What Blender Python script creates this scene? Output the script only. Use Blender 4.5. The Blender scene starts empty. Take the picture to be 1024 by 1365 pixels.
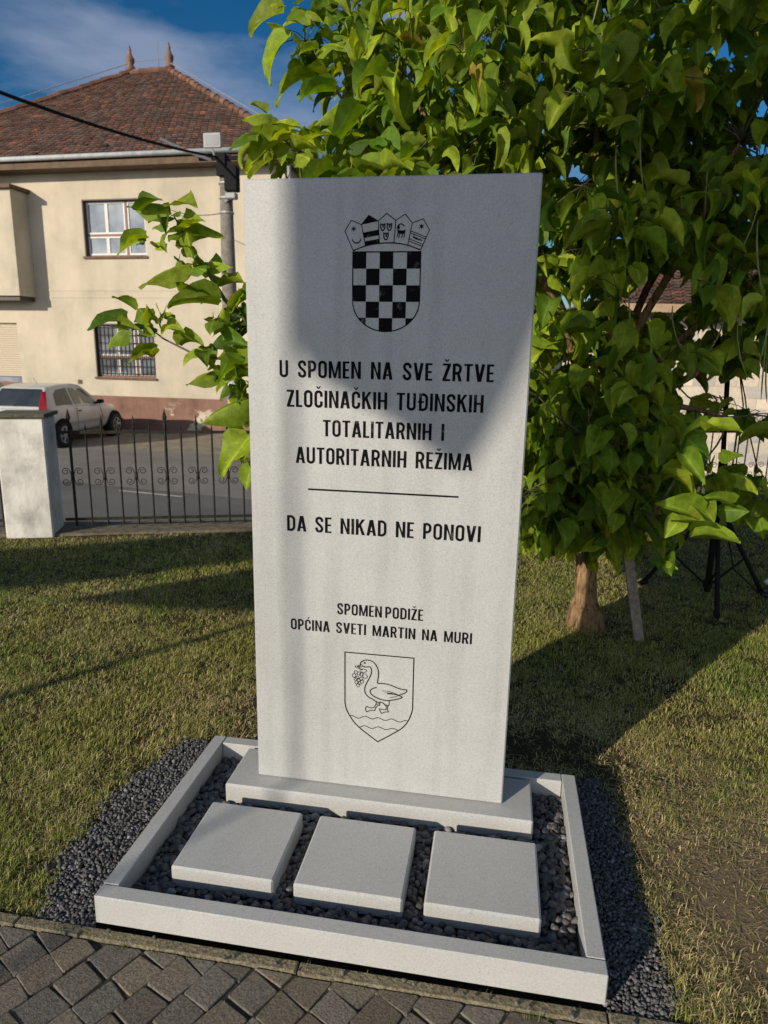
import bpy, math, random
import numpy as np
from mathutils import Vector, Matrix

SC = bpy.context.scene
COL = SC.collection
R = random.Random(7)
NR = np.random.default_rng(11)
rad = math.radians

# ------------------------------------------------------------------ camera
cam_data = bpy.data.cameras.new("camera")
cam = bpy.data.objects.new("camera", cam_data)
COL.objects.link(cam)
YAW, PITCH, ROLL = -.1639, .2288, .0183
CAM = Vector((1.0862, -1.5298, 1.6435))
def cam_axes():
    cy, sy = math.cos(YAW), math.sin(YAW); cp, sp = math.cos(PITCH), math.sin(PITCH)
    cr, sr = math.cos(ROLL), math.sin(ROLL)
    right = Vector((cy, -sy, 0)); f0 = Vector((sy, cy, 0)); u0 = Vector((0, 0, 1))
    fw = cp*f0 - sp*u0; up = cp*u0 + sp*f0
    return cr*right + sr*up, -sr*right + cr*up, fw
cr_, cu_, cf_ = cam_axes()
m = Matrix((cr_, cu_, -cf_)).transposed().to_4x4()
m.translation = CAM
cam.matrix_world = m
cam_data.sensor_fit = 'VERTICAL'
cam_data.sensor_height = 36
cam_data.sensor_width = 27
cam_data.lens = 917.26/1365*36
cam_data.clip_start = .05
cam_data.clip_end = 2000
cam_data.dof.use_dof = True
cam_data.dof.focus_distance = 2.5
cam_data.dof.aperture_fstop = 4.5
SC.camera = cam

# ------------------------------------------------------------------ light
SUN_AZ, SUN_EL = 35.4, 18.7          # direction the shadows fall, height of the sun
sd = Vector((-math.sin(rad(SUN_AZ))*math.cos(rad(SUN_EL)), -math.cos(rad(SUN_AZ))*math.cos(rad(SUN_EL)), math.sin(rad(SUN_EL))))
sl = bpy.data.lights.new("sun", 'SUN'); sl.energy = 4.3; sl.angle = rad(.53); sl.color = (1, .89, .73)
so = bpy.data.objects.new("sun", sl); COL.objects.link(so)
so.rotation_euler = sd.to_track_quat('Z', 'Y').to_euler()
world = bpy.data.worlds.new("World"); SC.world = world; world.use_nodes = True
wn = world.node_tree.nodes; wl = world.node_tree.links
wn.clear()
out = wn.new('ShaderNodeOutputWorld'); bg = wn.new('ShaderNodeBackground')
sky = wn.new('ShaderNodeTexSky'); sky.sky_type = 'NISHITA'; sky.sun_disc = False
sky.sun_elevation = rad(SUN_EL); sky.sun_rotation = rad(180+SUN_AZ)
sky.air_density = 1.0; sky.dust_density = .25; sky.ozone_density = 4.0
tc = wn.new('ShaderNodeTexCoord'); mp = wn.new('ShaderNodeMapping')
mp.inputs['Scale'].default_value = (1.6, 1.2, 5.5); mp.inputs['Rotation'].default_value = (.15, .30, .2)
nz = wn.new('ShaderNodeTexNoise'); nz.inputs['Scale'].default_value = 1.7; nz.inputs['Detail'].default_value = 7; nz.inputs['Roughness'].default_value = .55
rp = wn.new('ShaderNodeValToRGB'); rp.color_ramp.elements[0].position = .475; rp.color_ramp.elements[1].position = .68
rp.color_ramp.elements[1].color = (.7, .7, .7, 1)
mx = wn.new('ShaderNodeMix'); mx.data_type = 'RGBA'
wl.new(tc.outputs['Generated'], mp.inputs['Vector']); wl.new(mp.outputs['Vector'], nz.inputs['Vector'])
# unseen bright cloud bank added behind the viewer to fill the slab's shade
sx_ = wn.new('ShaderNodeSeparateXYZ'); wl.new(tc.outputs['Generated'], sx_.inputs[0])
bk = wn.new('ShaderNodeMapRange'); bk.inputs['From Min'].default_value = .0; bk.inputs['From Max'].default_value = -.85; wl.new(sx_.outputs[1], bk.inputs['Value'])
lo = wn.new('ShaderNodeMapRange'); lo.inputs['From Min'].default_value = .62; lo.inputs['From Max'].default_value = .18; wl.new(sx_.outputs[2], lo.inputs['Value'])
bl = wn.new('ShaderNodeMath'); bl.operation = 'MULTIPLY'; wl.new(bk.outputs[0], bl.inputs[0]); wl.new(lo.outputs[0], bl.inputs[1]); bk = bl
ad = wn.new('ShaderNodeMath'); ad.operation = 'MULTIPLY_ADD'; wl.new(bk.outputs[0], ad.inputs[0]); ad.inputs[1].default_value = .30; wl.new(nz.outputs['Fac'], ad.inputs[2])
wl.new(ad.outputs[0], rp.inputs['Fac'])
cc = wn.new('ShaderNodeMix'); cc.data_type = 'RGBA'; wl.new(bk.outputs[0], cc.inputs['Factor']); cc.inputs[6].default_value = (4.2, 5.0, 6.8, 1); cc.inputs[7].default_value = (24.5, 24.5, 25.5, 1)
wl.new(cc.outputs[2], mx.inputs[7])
wl.new(rp.outputs['Color'], mx.inputs['Factor'])
hs = wn.new('ShaderNodeHueSaturation'); hs.inputs['Saturation'].default_value = 1.3; wl.new(sky.outputs['Color'], hs.inputs['Color'])
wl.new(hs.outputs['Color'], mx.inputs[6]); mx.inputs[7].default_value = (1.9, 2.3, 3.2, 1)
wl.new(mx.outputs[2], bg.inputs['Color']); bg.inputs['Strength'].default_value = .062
wl.new(bg.outputs['Background'], out.inputs['Surface'])
SC.view_settings.view_transform = 'Standard'; SC.view_settings.look = 'None'
SC.view_settings.exposure = 0.25; SC.view_settings.gamma = 1

# ------------------------------------------------------------------ helpers
class MB:
    def __init__(self): self.v = []; self.f = []; self.c = []
    def add(self, vs, fs, col=None):
        o = len(self.v); self.v += [tuple(p) for p in vs]
        self.f += [tuple(i+o for i in q) for q in fs]; self.c += [col]*len(fs)
        return self
    def box(self, x0, x1, y0, y1, z0, z1, col=None, bev=0):
        if bev:
            b = bev; vs = []; fs = []
            # chamfered box: 24 vertices
            X = (x0, x1); Y = (y0, y1); Z = (z0, z1); s = (b, -b)
            idx = {}
            for i in (0, 1):
                for j in (0, 1):
                    for k in (0, 1):
                        idx[i,j,k,0] = len(vs); vs.append((X[i], Y[j]+s[j], Z[k]+s[k]))
                        idx[i,j,k,1] = len(vs); vs.append((X[i]+s[i], Y[j], Z[k]+s[k]))
                        idx[i,j,k,2] = len(vs); vs.append((X[i]+s[i], Y[j]+s[j], Z[k]))
            I = lambda i, j, k, a: idx[i,j,k,a]
            fs += [(I(0,0,0,0), I(0,0,1,0), I(0,1,1,0), I(0,1,0,0)), (I(1,0,0,0), I(1,1,0,0), I(1,1,1,0), I(1,0,1,0)),
                   (I(0,0,0,1), I(1,0,0,1), I(1,0,1,1), I(0,0,1,1)), (I(0,1,0,1), I(0,1,1,1), I(1,1,1,1), I(1,1,0,1)),
                   (I(0,0,0,2), I(0,1,0,2), I(1,1,0,2), I(1,0,0,2)), (I(0,0,1,2), I(1,0,1,2), I(1,1,1,2), I(0,1,1,2))]
            for i in (0, 1):
                for j in (0, 1): fs.append((I(i,j,0,0), I(i,j,0,1), I(i,j,1,1), I(i,j,1,0)))
            for i in (0, 1):
                for k in (0, 1): fs.append((I(i,0,k,0), I(i,0,k,2), I(i,1,k,2), I(i,1,k,0)))
            for j in (0, 1):
                for k in (0, 1): fs.append((I(0,j,k,1), I(0,j,k,2), I(1,j,k,2), I(1,j,k,1)))
            for i in (0, 1):
                for j in (0, 1):
                    for k in (0, 1): fs.append((I(i,j,k,0), I(i,j,k,1), I(i,j,k,2)))
            return self.add(vs, fs, col)
        vs = [(x, y, z) for x in (x0, x1) for y in (y0, y1) for z in (z0, z1)]
        return self.add(vs, [(0,1,3,2), (4,6,7,5), (0,4,5,1), (2,3,7,6), (0,2,6,4), (1,5,7,3)], col)
    def tube(self, pts, r, n=6, col=None, cap=True):
        pts = [Vector(p) for p in pts]; k = len(pts)
        rr = r if isinstance(r, (list, tuple)) else [r]*k
        vs = []; prev = None
        for i, p in enumerate(pts):
            t = (pts[min(i+1, k-1)]-pts[max(i-1, 0)])
            t = t.normalized() if t.length > 1e-9 else Vector((0, 0, 1))
            if prev is None:
                a = t.cross(Vector((0, 0, 1)))
                if a.length < .05: a = t.cross(Vector((1, 0, 0)))
            else: a = prev - t*prev.dot(t)
            if a.length < 1e-6: a = t.orthogonal()
            a.normalize(); prev = a; b = t.cross(a)
            for q in range(n):
                w = 2*math.pi*q/n; vs.append(p + (a*math.cos(w)+b*math.sin(w))*rr[i])
        fs = [(i*n+q, i*n+(q+1) % n, (i+1)*n+(q+1) % n, (i+1)*n+q) for i in range(k-1) for q in range(n)]
        if cap: fs += [tuple(range(n-1, -1, -1)), tuple((k-1)*n+q for q in range(n))]
        return self.add(vs, fs, col)
    def lathe(self, prof, c, n=16, axis='z', col=None):
        vs = []; fs = []
        for (r, h) in prof:
            for q in range(n):
                w = 2*math.pi*q/n; a, b = r*math.cos(w), r*math.sin(w)
                vs.append({'z': (c[0]+a, c[1]+b, c[2]+h), 'x': (c[0]+h, c[1]+a, c[2]+b), 'y': (c[0]+b, c[1]+h, c[2]+a)}[axis])
        k = len(prof)
        fs = [(i*n+q, i*n+(q+1) % n, (i+1)*n+(q+1) % n, (i+1)*n+q) for i in range(k-1) for q in range(n)]
        fs += [tuple(range(n-1, -1, -1)), tuple((k-1)*n+q for q in range(n))]
        return self.add(vs, fs, col)
    def prism(self, poly, y0, y1, plane='xz', col=None):
        n = len(poly)
        P = (lambda a, b, d: (a, d, b)) if plane == 'xz' else ((lambda a, b, d: (a, b, d)) if plane == 'xy' else (lambda a, b, d: (d, a, b)))
        vs = [P(a, b, y0) for a, b in poly]+[P(a, b, y1) for a, b in poly]
        fs = [tuple(range(n)), tuple(range(2*n-1, n-1, -1))]+[(i, i+n, (i+1) % n+n, (i+1) % n) for i in range(n)]
        return self.add(vs, fs, col)
    def build(self, name, mat, parent=None, local=False, smooth=False, loc=None, recalc=True):
        me = bpy.data.meshes.new(name)
        off = Vector((0, 0, 0))
        if parent is not None and not local: off = parent.location if parent.parent is None else parent.parent.location
        vs = [(a-off[0], b-off[1], c-off[2]) for a, b, c in self.v]
        me.from_pydata(vs, [], self.f)
        if any(c is not None for c in self.c):
            at = me.attributes.new('tint', 'FLOAT_COLOR', 'FACE')
            at.data.foreach_set('color', np.array([(tuple(c)+(1,))[:4] if c is not None else (1, 1, 1, 1) for c in self.c], dtype=np.float32).ravel())
        if recalc:
            import bmesh
            bm = bmesh.new(); bm.from_mesh(me); bmesh.ops.recalc_face_normals(bm, faces=bm.faces); bm.to_mesh(me); bm.free()
        if smooth: me.polygons.foreach_set('use_smooth', [True]*len(me.polygons))
        me.materials.append(mat)
        o = bpy.data.objects.new(name, me); COL.objects.link(o)
        if parent is not None: o.parent = parent
        if loc is not None: o.location = loc
        return o

def np_mesh(name, verts, quads=None, tris=None, mat=None, parent=None, vcol=None, fcol=None, smooth=False, uv=None):
    me = bpy.data.meshes.new(name)
    verts = np.asarray(verts, dtype=np.float32)
    me.vertices.add(len(verts)); me.vertices.foreach_set('co', verts.ravel())
    loops = []; starts = []; n = 0
    if quads is not None and len(quads):
        loops.append(np.asarray(quads, dtype=np.int32).ravel()); starts.append(np.arange(len(quads))*4+n); n += len(quads)*4
    if tris is not None and len(tris):
        loops.append(np.asarray(tris, dtype=np.int32).ravel()); starts.append(np.arange(len(tris))*3+n); n += len(tris)*3
    L = np.concatenate(loops); S = np.concatenate(starts).astype(np.int32)
    me.loops.add(len(L)); me.loops.foreach_set('vertex_index', L)
    me.polygons.add(len(S)); me.polygons.foreach_set('loop_start', S)
    if smooth: me.polygons.foreach_set('use_smooth', np.ones(len(S), dtype=bool))
    me.update(calc_edges=True)
    if vcol is not None:
        at = me.attributes.new('tint', 'FLOAT_COLOR', 'POINT')
        c = np.ones((len(verts), 4), dtype=np.float32); c[:, :vcol.shape[1]] = vcol; at.data.foreach_set('color', c.ravel())
    if fcol is not None:
        at = me.attributes.new('tint', 'FLOAT_COLOR', 'FACE')
        c = np.ones((len(S), 4), dtype=np.float32); c[:, :3] = fcol; at.data.foreach_set('color', c.ravel())
    if uv is not None:
        at = me.attributes.new('leafuv', 'FLOAT_VECTOR', 'POINT'); at.data.foreach_set('vector', np.asarray(uv, dtype=np.float32).ravel())
    me.validate()
    me.materials.append(mat)
    o = bpy.data.objects.new(name, me); COL.objects.link(o)
    if parent is not None: o.parent = parent; 
    return o

def tag(o, label=None, cat=None, group=None, kind=None):
    if label: o['label'] = label
    if cat: o['category'] = cat
    if group: o['group'] = group
    if kind: o['kind'] = kind
    return o
def thing(name, label, cat, loc=(0, 0, 0), rz=0, group=None):
    o = bpy.data.objects.new(name, None); o.empty_display_size = .1; COL.objects.link(o)
    o.location = loc; o.rotation_euler = (0, 0, rz)
    return tag(o, label, cat, group)
def dup(o, parent=None, loc=None):
    c = o.copy(); COL.objects.link(c)
    if parent is not None: c.parent = parent
    if loc is not None: c.location = loc
    return c

# ------------------------------------------------------------------ materials
def newmat(name):
    mt = bpy.data.materials.new(name); mt.use_nodes = True
    nt = mt.node_tree; b = nt.nodes['Principled BSDF']
    return mt, nt, b
def N(nt, t, **kw):
    n = nt.nodes.new(t)
    for k, v in kw.items(): setattr(n, k, v)
    return n
def noise(nt, scale, detail=4, rough=.5, vec=None, dist=0):
    n = N(nt, 'ShaderNodeTexNoise'); n.inputs['Scale'].default_value = scale; n.inputs['Detail'].default_value = detail
    n.inputs['Roughness'].default_value = rough; n.inputs['Distortion'].default_value = dist
    if vec is not None: nt.links.new(vec, n.inputs['Vector'])
    return n
def ramp(nt, fac, stops):
    r = N(nt, 'ShaderNodeValToRGB'); e = r.color_ramp.elements
    while len(e) < len(stops): e.new(.5)
    for el, (p, c) in zip(e, stops):
        el.position = p; el.color = (c, c, c, 1) if isinstance(c, (int, float)) else (*c, 1)
    nt.links.new(fac, r.inputs['Fac']); return r
def mixc(nt, fac, a, b, mode='MIX'):
    n = N(nt, 'ShaderNodeMix', data_type='RGBA', blend_type=mode)
    for s, v in ((0, fac), (6, a), (7, b)):
        if hasattr(v, 'links'): nt.links.new(v, n.inputs[s])
        elif isinstance(v, (int, float)): n.inputs[s].default_value = v if s == 0 else (v, v, v, 1)
        else: n.inputs[s].default_value = (*v, 1)
    return n.outputs[2]
def pos(nt, scale=(1, 1, 1), rot=(0, 0, 0), obj=False):
    g = N(nt, 'ShaderNodeTexCoord') if obj else N(nt, 'ShaderNodeNewGeometry')
    mpn = N(nt, 'ShaderNodeMapping'); mpn.inputs['Scale'].default_value = scale; mpn.inputs['Rotation'].default_value = rot
    nt.links.new(g.outputs['Object'] if obj else g.outputs['Position'], mpn.inputs['Vector']); return mpn.outputs['Vector']
def bump(nt, b, h, strength=.3, dist=.01):
    n = N(nt, 'ShaderNodeBump'); n.inputs['Strength'].default_value = strength; n.inputs['Distance'].default_value = dist
    nt.links.new(h, n.inputs['Height']); nt.links.new(n.outputs['Normal'], b.inputs['Normal'])
def simple(name, col, rough=.6, metal=0, var=.25, scale=30, bmp=0, spec=.5, coat=0):
    mt, nt, b = newmat(name)
    p = pos(nt); n = noise(nt, scale, 5, .6, p)
    lo = tuple(c*(1-var) for c in col); hi = tuple(min(1, c*(1+var)) for c in col)
    r = ramp(nt, n.outputs['Fac'], [(.3, lo), (.7, hi)])
    nt.links.new(r.outputs['Color'], b.inputs['Base Color'])
    b.inputs['Roughness'].default_value = rough; b.inputs['Metallic'].default_value = metal
    b.inputs['Specular IOR Level'].default_value = spec; b.inputs['Coat Weight'].default_value = coat
    if bmp: bump(nt, b, n.outputs['Fac'], bmp, .01)
    return mt
def tinted(name, base_var=.2, scale=40, rough=.8, bmp=.3, bdist=.004, spec=.4):
    mt, nt, b = newmat(name)
    a = N(nt, 'ShaderNodeAttribute'); a.attribute_name = 'tint'
    p = pos(nt); n = noise(nt, scale, 5, .65, p)
    r = ramp(nt, n.outputs['Fac'], [(.25, 1-base_var), (.75, 1+base_var)])
    c = mixc(nt, 1.0, a.outputs['Color'], r.outputs['Color'], 'MULTIPLY')
    nt.links.new(c, b.inputs['Base Color']); b.inputs['Roughness'].default_value = rough
    b.inputs['Specular IOR Level'].default_value = spec
    if bmp: bump(nt, b, n.outputs['Fac'], bmp, bdist)
    return mt

def granite(name, base, streak=0.0):
    mt, nt, b = newmat(name)
    p = pos(nt)
    n1 = noise(nt, 560, 3, .7, p); n2 = noise(nt, 170, 3, .6, p); n3 = noise(nt, 5, 4, .6, p)
    vo = N(nt, 'ShaderNodeTexVoronoi'); vo.inputs['Scale'].default_value = 420; nt.links.new(p, vo.inputs['Vector'])
    r1 = ramp(nt, n1.outputs['Fac'], [(.28, .80), (.5, 1.0), (.74, 1.16)])
    r2 = ramp(nt, n2.outputs['Fac'], [(.3, .91), (.7, 1.08)])
    r3 = ramp(nt, n3.outputs['Fac'], [(.3, .95), (.7, 1.04)])
    c = mixc(nt, 1, base, r1.outputs['Color'], 'MULTIPLY'); c = mixc(nt, 1, c, r2.outputs['Color'], 'MULTIPLY'); c = mixc(nt, 1, c, r3.outputs['Color'], 'MULTIPLY')
    vc = N(nt, 'ShaderNodeSeparateColor'); nt.links.new(vo.outputs['Color'], vc.inputs['Color'])
    r4 = ramp(nt, vc.outputs[0], [(.0, .78), (.06, .82), (.1, 1.0), (.93, 1.0), (.97, 1.16)])
    c = mixc(nt, 1, c, r4.outputs['Color'], 'MULTIPLY')
    if streak:
        ps = pos(nt, (9, 1, .5)); n5 = noise(nt, 1.6, 4, .5, ps)
        r5 = ramp(nt, n5.outputs['Fac'], [(.35, 1-streak), (.55, 1.0)]); c = mixc(nt, 1, c, r5.outputs['Color'], 'MULTIPLY')
        vr = noise(nt, 900, 1, .5, p)
    nt.links.new(c, b.inputs['Base Color']); b.inputs['Roughness'].default_value = .55; b.inputs['Specular IOR Level'].default_value = .35
    bump(nt, b, n1.outputs['Fac'], .12, .001)
    return mt

M = {}
M['slab'] = granite('grey_granite', (.378, .385, .376), .10)
M['kerb'] = granite('grey_granite_kerb', (.398, .402, .39))
def engraved():
    mt, nt, b = newmat('black_engraving')
    p = pos(nt); n = noise(nt, 330, 3, .7, p); n2 = noise(nt, 30, 2, .5, p)
    mm = N(nt, 'ShaderNodeMath', operation='MULTIPLY'); nt.links.new(n.outputs['Fac'], mm.inputs[0]); nt.links.new(n2.outputs['Fac'], mm.inputs[1])
    r = ramp(nt, mm.outputs[0], [(.36, (.006, .006, .007)), (.42, (.16, .16, .16))])
    nt.links.new(r.outputs['Color'], b.inputs['Base Color']); b.inputs['Roughness'].default_value = .9; b.inputs['Specular IOR Level'].default_value = .05
    return mt
M['ink'] = engraved()
def fineink():
    mt, nt, b = newmat('dark_engraving')
    p = pos(nt); n = noise(nt, 260, 3, .7, p)
    r = ramp(nt, n.outputs['Fac'], [(.60, (.007, .007, .008)), (.8, (.06, .06, .06))])
    nt.links.new(r.outputs['Color'], b.inputs['Base Color']); b.inputs['Roughness'].default_value = .9; b.inputs['Specular IOR Level'].default_value = .05
    return mt
M['fineink'] = fineink()
# ------------------------------------------------------------------ memorial stone, border, blocks
W_, D_, HK, TK = 1.44, .879, .0926, .05
SX0, SX1, SY, SZ0, SZ1, STH = .2704, 1.1679, .6427, .096, 2.1496, .075

border = thing('stone_border', 'low rectangular light granite border of four kerbs around the gravel bed', 'border', (W_/2, D_/2, 0))
b = MB(); b.box(0, W_, 0, TK, 0, HK, bev=.003); b.build('kerb_stone', M['kerb'], border)
b = MB(); b.box(0, TK, TK+.0015, D_-.0015-TK*0, 0, HK-.0005, bev=.003); b.build('kerb_stone', M['kerb'], border)
b = MB(); b.box(W_-TK, W_, TK+.0015, D_, 0, HK-.0005, bev=.003); b.build('kerb_stone', M['kerb'], border)
b = MB(); b.box(TK+.0015, W_-TK-.0015, D_-TK, D_, 0, HK-.001, bev=.003); b.build('kerb_stone', M['kerb'], border)

stone = thing('memorial_stone', 'tall upright light grey granite memorial slab with black engraved lettering and two crests', 'memorial', (.72, .69, .02))
b = MB(); b.box(.1687, 1.2731, .5692, .8122, .016, SZ0, bev=.006); b.build('plinth', M['kerb'], stone)
b = MB(); b.box(SX0, SX1, SY, SY+STH, SZ0+.0015, SZ1, bev=.0045); slab = b.build('slab', M['slab'], stone)

BX = [(.1623, .4902), (.5525, .8834), (.9453, 1.2791)]
for (x0, x1), lab in zip(BX, ('square granite block at the left of the row before the memorial slab',
                              'square granite block in the middle of the row before the memorial slab',
                              'square granite block at the right of the row before the memorial slab')):
    b = MB(); b.box(x0-(x0+x1)/2, x1-(x0+x1)/2, -.1617, .1617, -.0745, 0, bev=.006)
    o = b.build('stone_block', M['kerb']); o.location = ((x0+x1)/2, .315, .0905)
    tag(o, lab, 'stone block', 'square granite blocks on the gravel bed')

# strokes on the slab face (x, z in metres)
YF = SY-.0006
class Ink(MB):
    def __init__(self): super().__init__(); self.k = 0
    def lay(self): self.k += 1; return YF-.00004*(self.k % 9)
    def poly(self, pts):
        y = self.lay(); return self.add([(a, y, c) for a, c in pts], [tuple(range(len(pts)))])
    def stroke(self, pts, t, closed=False):
        pts = [Vector((a, c)) for a, c in pts]
        if closed and (pts[0]-pts[-1]).length < 1e-6: pts = pts[:-1]
        n = len(pts); L = []; Rr = []
        for i, p in enumerate(pts):
            if closed: a, c = pts[i-1], pts[(i+1) % n]
            else: a, c = pts[max(i-1, 0)], pts[min(i+1, n-1)]
            d1 = (p-a).normalized() if (p-a).length > 1e-9 else (c-p).normalized()
            d2 = (c-p).normalized() if (c-p).length > 1e-9 else d1
            n1 = Vector((-d1.y, d1.x)); n2 = Vector((-d2.y, d2.x)); mi = n1+n2
            if mi.length < .2: mi = n1
            mi.normalize(); s = min(1/max(mi.dot(n1), .35), 2.0)
            tt = t[i]/2 if isinstance(t, (list, tuple)) else t/2
            L.append(p+mi*s*tt); Rr.append(p-mi*s*tt)
        y = self.lay(); k = n
        vs = [(q.x, y, q.y) for q in L]+[(q.x, y, q.y) for q in Rr]
        fs = [(i, i+1, k+i+1, k+i) for i in range(n-1)]
        if closed: fs.append((n-1, 0, k, 2*k-1))
        return self.add(vs, fs)
    def arcpts(self, cx, cz, rx, rz, a0, a1, n=8):
        return [(cx+rx*math.cos(rad(a0+(a1-a0)*i/n)), cz+rz*math.sin(rad(a0+(a1-a0)*i/n))) for i in range(n+1)]

# condensed capitals: every glyph is a list of drawing calls in a box of height 1
TS = .146
def glyph(ch):
    """-> width, [('s', pts, closed) | ('p', poly)]"""
    s = TS; h = s/2; o = []
    def bar(x0, z0, x1, z1): o.append(('p', [(x0, z0), (x1, z0), (x1, z1), (x0, z1)]))
    def slant(xa, za, xb, zb, w=s*1.06): o.append(('p', [(xa-w/2, za), (xa+w/2, za), (xb+w/2, zb), (xb-w/2, zb)]))
    def arc(cx, cz, rx, rz, a0, a1, n=7): return [(cx+rx*math.cos(rad(a0+(a1-a0)*i/n)), cz+rz*math.sin(rad(a0+(a1-a0)*i/n))) for i in range(n+1)]
    hb = s*.82
    base = {'Č': 'C', 'Ć': 'C', 'Ž': 'Z', 'Đ': 'D'}.get(ch, ch)
    if base == 'I': w = s; bar(0, 0, s, 1)
    elif base in 'HN':
        w = .47 if base == 'H' else .49; bar(0, 0, s, 1); bar(w-s, 0, w, 1)
        if base == 'H': bar(s*.9, .5-hb/2, w-s*.9, .5+hb/2)
        else: o.append(('p', [(s*.35, 1), (s*1.0, 1), (w-s*.35, 0), (w-s*1.0, 0)]))
    elif base == 'M':
        w = .62; bar(0, 0, s*.92, 1); bar(w-s*.92, 0, w, 1)
        o.append(('p', [(s*.3, 1), (s*1.05, 1), (w/2+s*.36, .02), (w/2-s*.36, .02)])); o.append(('p', [(w-s*1.05, 1), (w-s*.3, 1), (w/2+s*.36, .02), (w/2-s*.36, .02)]))
    elif base in 'EL':
        w = .345 if base == 'E' else .33; bar(0, 0, s, 1); bar(s*.9, 0, w, hb)
        if base == 'E': bar(s*.9, 1-hb, w, 1); bar(s*.9, .5-hb/2, w*.92, .5+hb/2)
    elif base == 'T': w = .42; bar(0, 1-hb, w, 1); bar(w/2-h, 0, w/2+h, 1-hb*.9)
    elif base == 'A':
        w = .50; slant(h*1.02, 0, w/2-s*.12, 1); slant(w-h*1.02, 0, w/2+s*.12, 1); bar(.15, .21, w-.15, .21+hb*.9)
    elif base == 'V': w = .49; slant(h*1.02, 1, w/2-s*.1, 0); slant(w-h*1.02, 1, w/2+s*.1, 0)
    elif base == 'Z':
        w = .39; bar(0, 1-hb, w, 1); bar(0, 0, w, hb); o.append(('p', [(0.0, hb*.9), (s*1.15, hb*.9), (w, 1-hb*.9), (w-s*1.15, 1-hb*.9)]))
    elif base == 'K':
        w = .48; bar(0, 0, s, 1); o.append(('p', [(s*.8, .38), (s*.8, .62), (w-s*1.05, 1), (w, 1)])); o.append(('p', [(s*1.25, .50), (s*1.75, .72), (w+.01, 0), (w-s*1.1, 0)]))
    elif base in 'PR':
        w = .43 if base == 'P' else .455; bar(0, 0, s, 1); zl = .43 if base == 'P' else .46; r = .19
        x = w-h if base == 'P' else w-h-.01
        o.append(('s', [(s*.9, 1-hb/2)]+arc(x-r, 1-hb/2-r, r, r, 90, 0)+arc(x-r, zl+r, r, r, 0, -90)+[(s*.9, zl)], False))
        if base == 'R': o.append(('p', [(s*1.35, zl+.02), (s*2.3, zl+.02), (w+.005, 0), (w-s*1.02, 0)]))
    elif base == 'D':
        w = .455; bar(0, 0, s, 1); r = .22; x = w-h
        o.append(('s', [(s*.9, 1-hb/2)]+arc(x-r, 1-hb/2-r, r, r, 90, 0)+arc(x-r, hb/2+r, r, r, 0, -90)+[(s*.9, hb/2)], False))
    elif base == 'O':
        w = .455; r = (w-s)/2; o.append(('s', arc(w/2, 1-h-r, r, r+.005, 180, 0, 10)+arc(w/2, h+r, r, r+.005, 0, -180, 10), True))
    elif base == 'U':
        w = .46; r = (w-s)/2; o.append(('s', [(h, 1)]+arc(w/2, h+r, r, r+.005, 180, 360, 10)+[(w-h, 1)], False))
    elif base == 'C':
        w = .44; r = (w-s)/2; o.append(('s', [(w-h, .64)]+arc(w/2, 1-h-r, r, r+.005, 0, 180, 10)+arc(w/2, h+r, r, r+.005, 180, 360, 10)+[(w-h, .37)], False))
    elif base == 'S':
        w = .435; r = (w-s)/2
        o.append(('s', [(w-h, .69)]+arc(w/2, 1-h-r, r, r+.005, 0, 180, 9)+[(h+.003, .70), (h+.05, .60), (w/2, .50), (w-h-.05, .40), (w-h-.003, .30)]+arc(w/2, h+r, r, r+.005, 0, -180, 9)+[(h, .32)], False))
    else: raise ValueError(ch)
    if ch in 'ČŽ':
        c = w/2; t = .075
        o.append(('p', [(c-.13, 1.24), (c-.045, 1.24), (c+.035, 1.09), (c-.035, 1.09)])); o.append(('p', [(c+.13, 1.24), (c+.045, 1.24), (c-.035, 1.09), (c+.035, 1.09)]))
    if ch == 'Ć':
        c = w/2; o.append(('p', [(c-.03, 1.08), (c+.045, 1.08), (c+.14, 1.25), (c+.03, 1.25)]))
    if ch == 'Đ':
        for k, it in enumerate(o): o[k] = (it[0], [(a+.06, z) for a, z in it[1]])+tuple(it[2:])
        w += .06; bar(0, .46, .31, .46+hb*.85)
    return w, o

def text_line(txt, xl, xr, zb, cap, space):
    gap = .088
    tot = 0
    for i, ch in enumerate(txt):
        tot += space if ch == ' ' else glyph(ch)[0]+(gap if i+1 < len(txt) and txt[i+1] != ' ' else 0)
    sx = (xr-xl)/tot; ink = Ink(); x = 0   # one part for every carved word
    for i, ch in enumerate(txt):
        if ch == ' ':
            ink.build('inscription_word', M['ink'], slab, recalc=False); ink = Ink(); x += space; continue
        w, ops = glyph(ch)
        for op in ops:
            pts = [(xl+(x+a)*sx, zb+z*cap) for a, z in op[1]]
            if op[0] == 'p': ink.poly(pts)
            else: ink.stroke(pts, TS*(sx+cap)/2, op[2])
        x += w+(gap if i+1 < len(txt) and txt[i+1] != ' ' else 0)
    ink.build('inscription_word', M['ink'], slab, recalc=False)
text_line('U SPOMEN NA SVE ŽRTVE', .3775, 1.0600, 1.5581, .0535, .50)
text_line('ZLOČINAČKIH TUĐINSKIH', .4008, 1.0331, 1.4641, .0546, .47)
text_line('TOTALITARNIH I', .5207, .9149, 1.3722, .0534, .50)
text_line('AUTORITARNIH REŽIMA', .4288, 1.0076, 1.2808, .0540, .48)
text_line('DA SE NIKAD NE PONOVI', .3956, 1.0448, 1.0476, .0540, .48)
text_line('SPOMEN PODIŽE', .5701, .8667, .7611, .0405, .24)
text_line('OPĆINA SVETI MARTIN NA MURI', .4038, 1.0338, .6917, .0400, .47)
ink = Ink(); ink.stroke([(.4702, 1.1944), (.9684, 1.1938)], .0060); ink.build('engraved_rule', M['ink'], slab, recalc=False)

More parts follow.
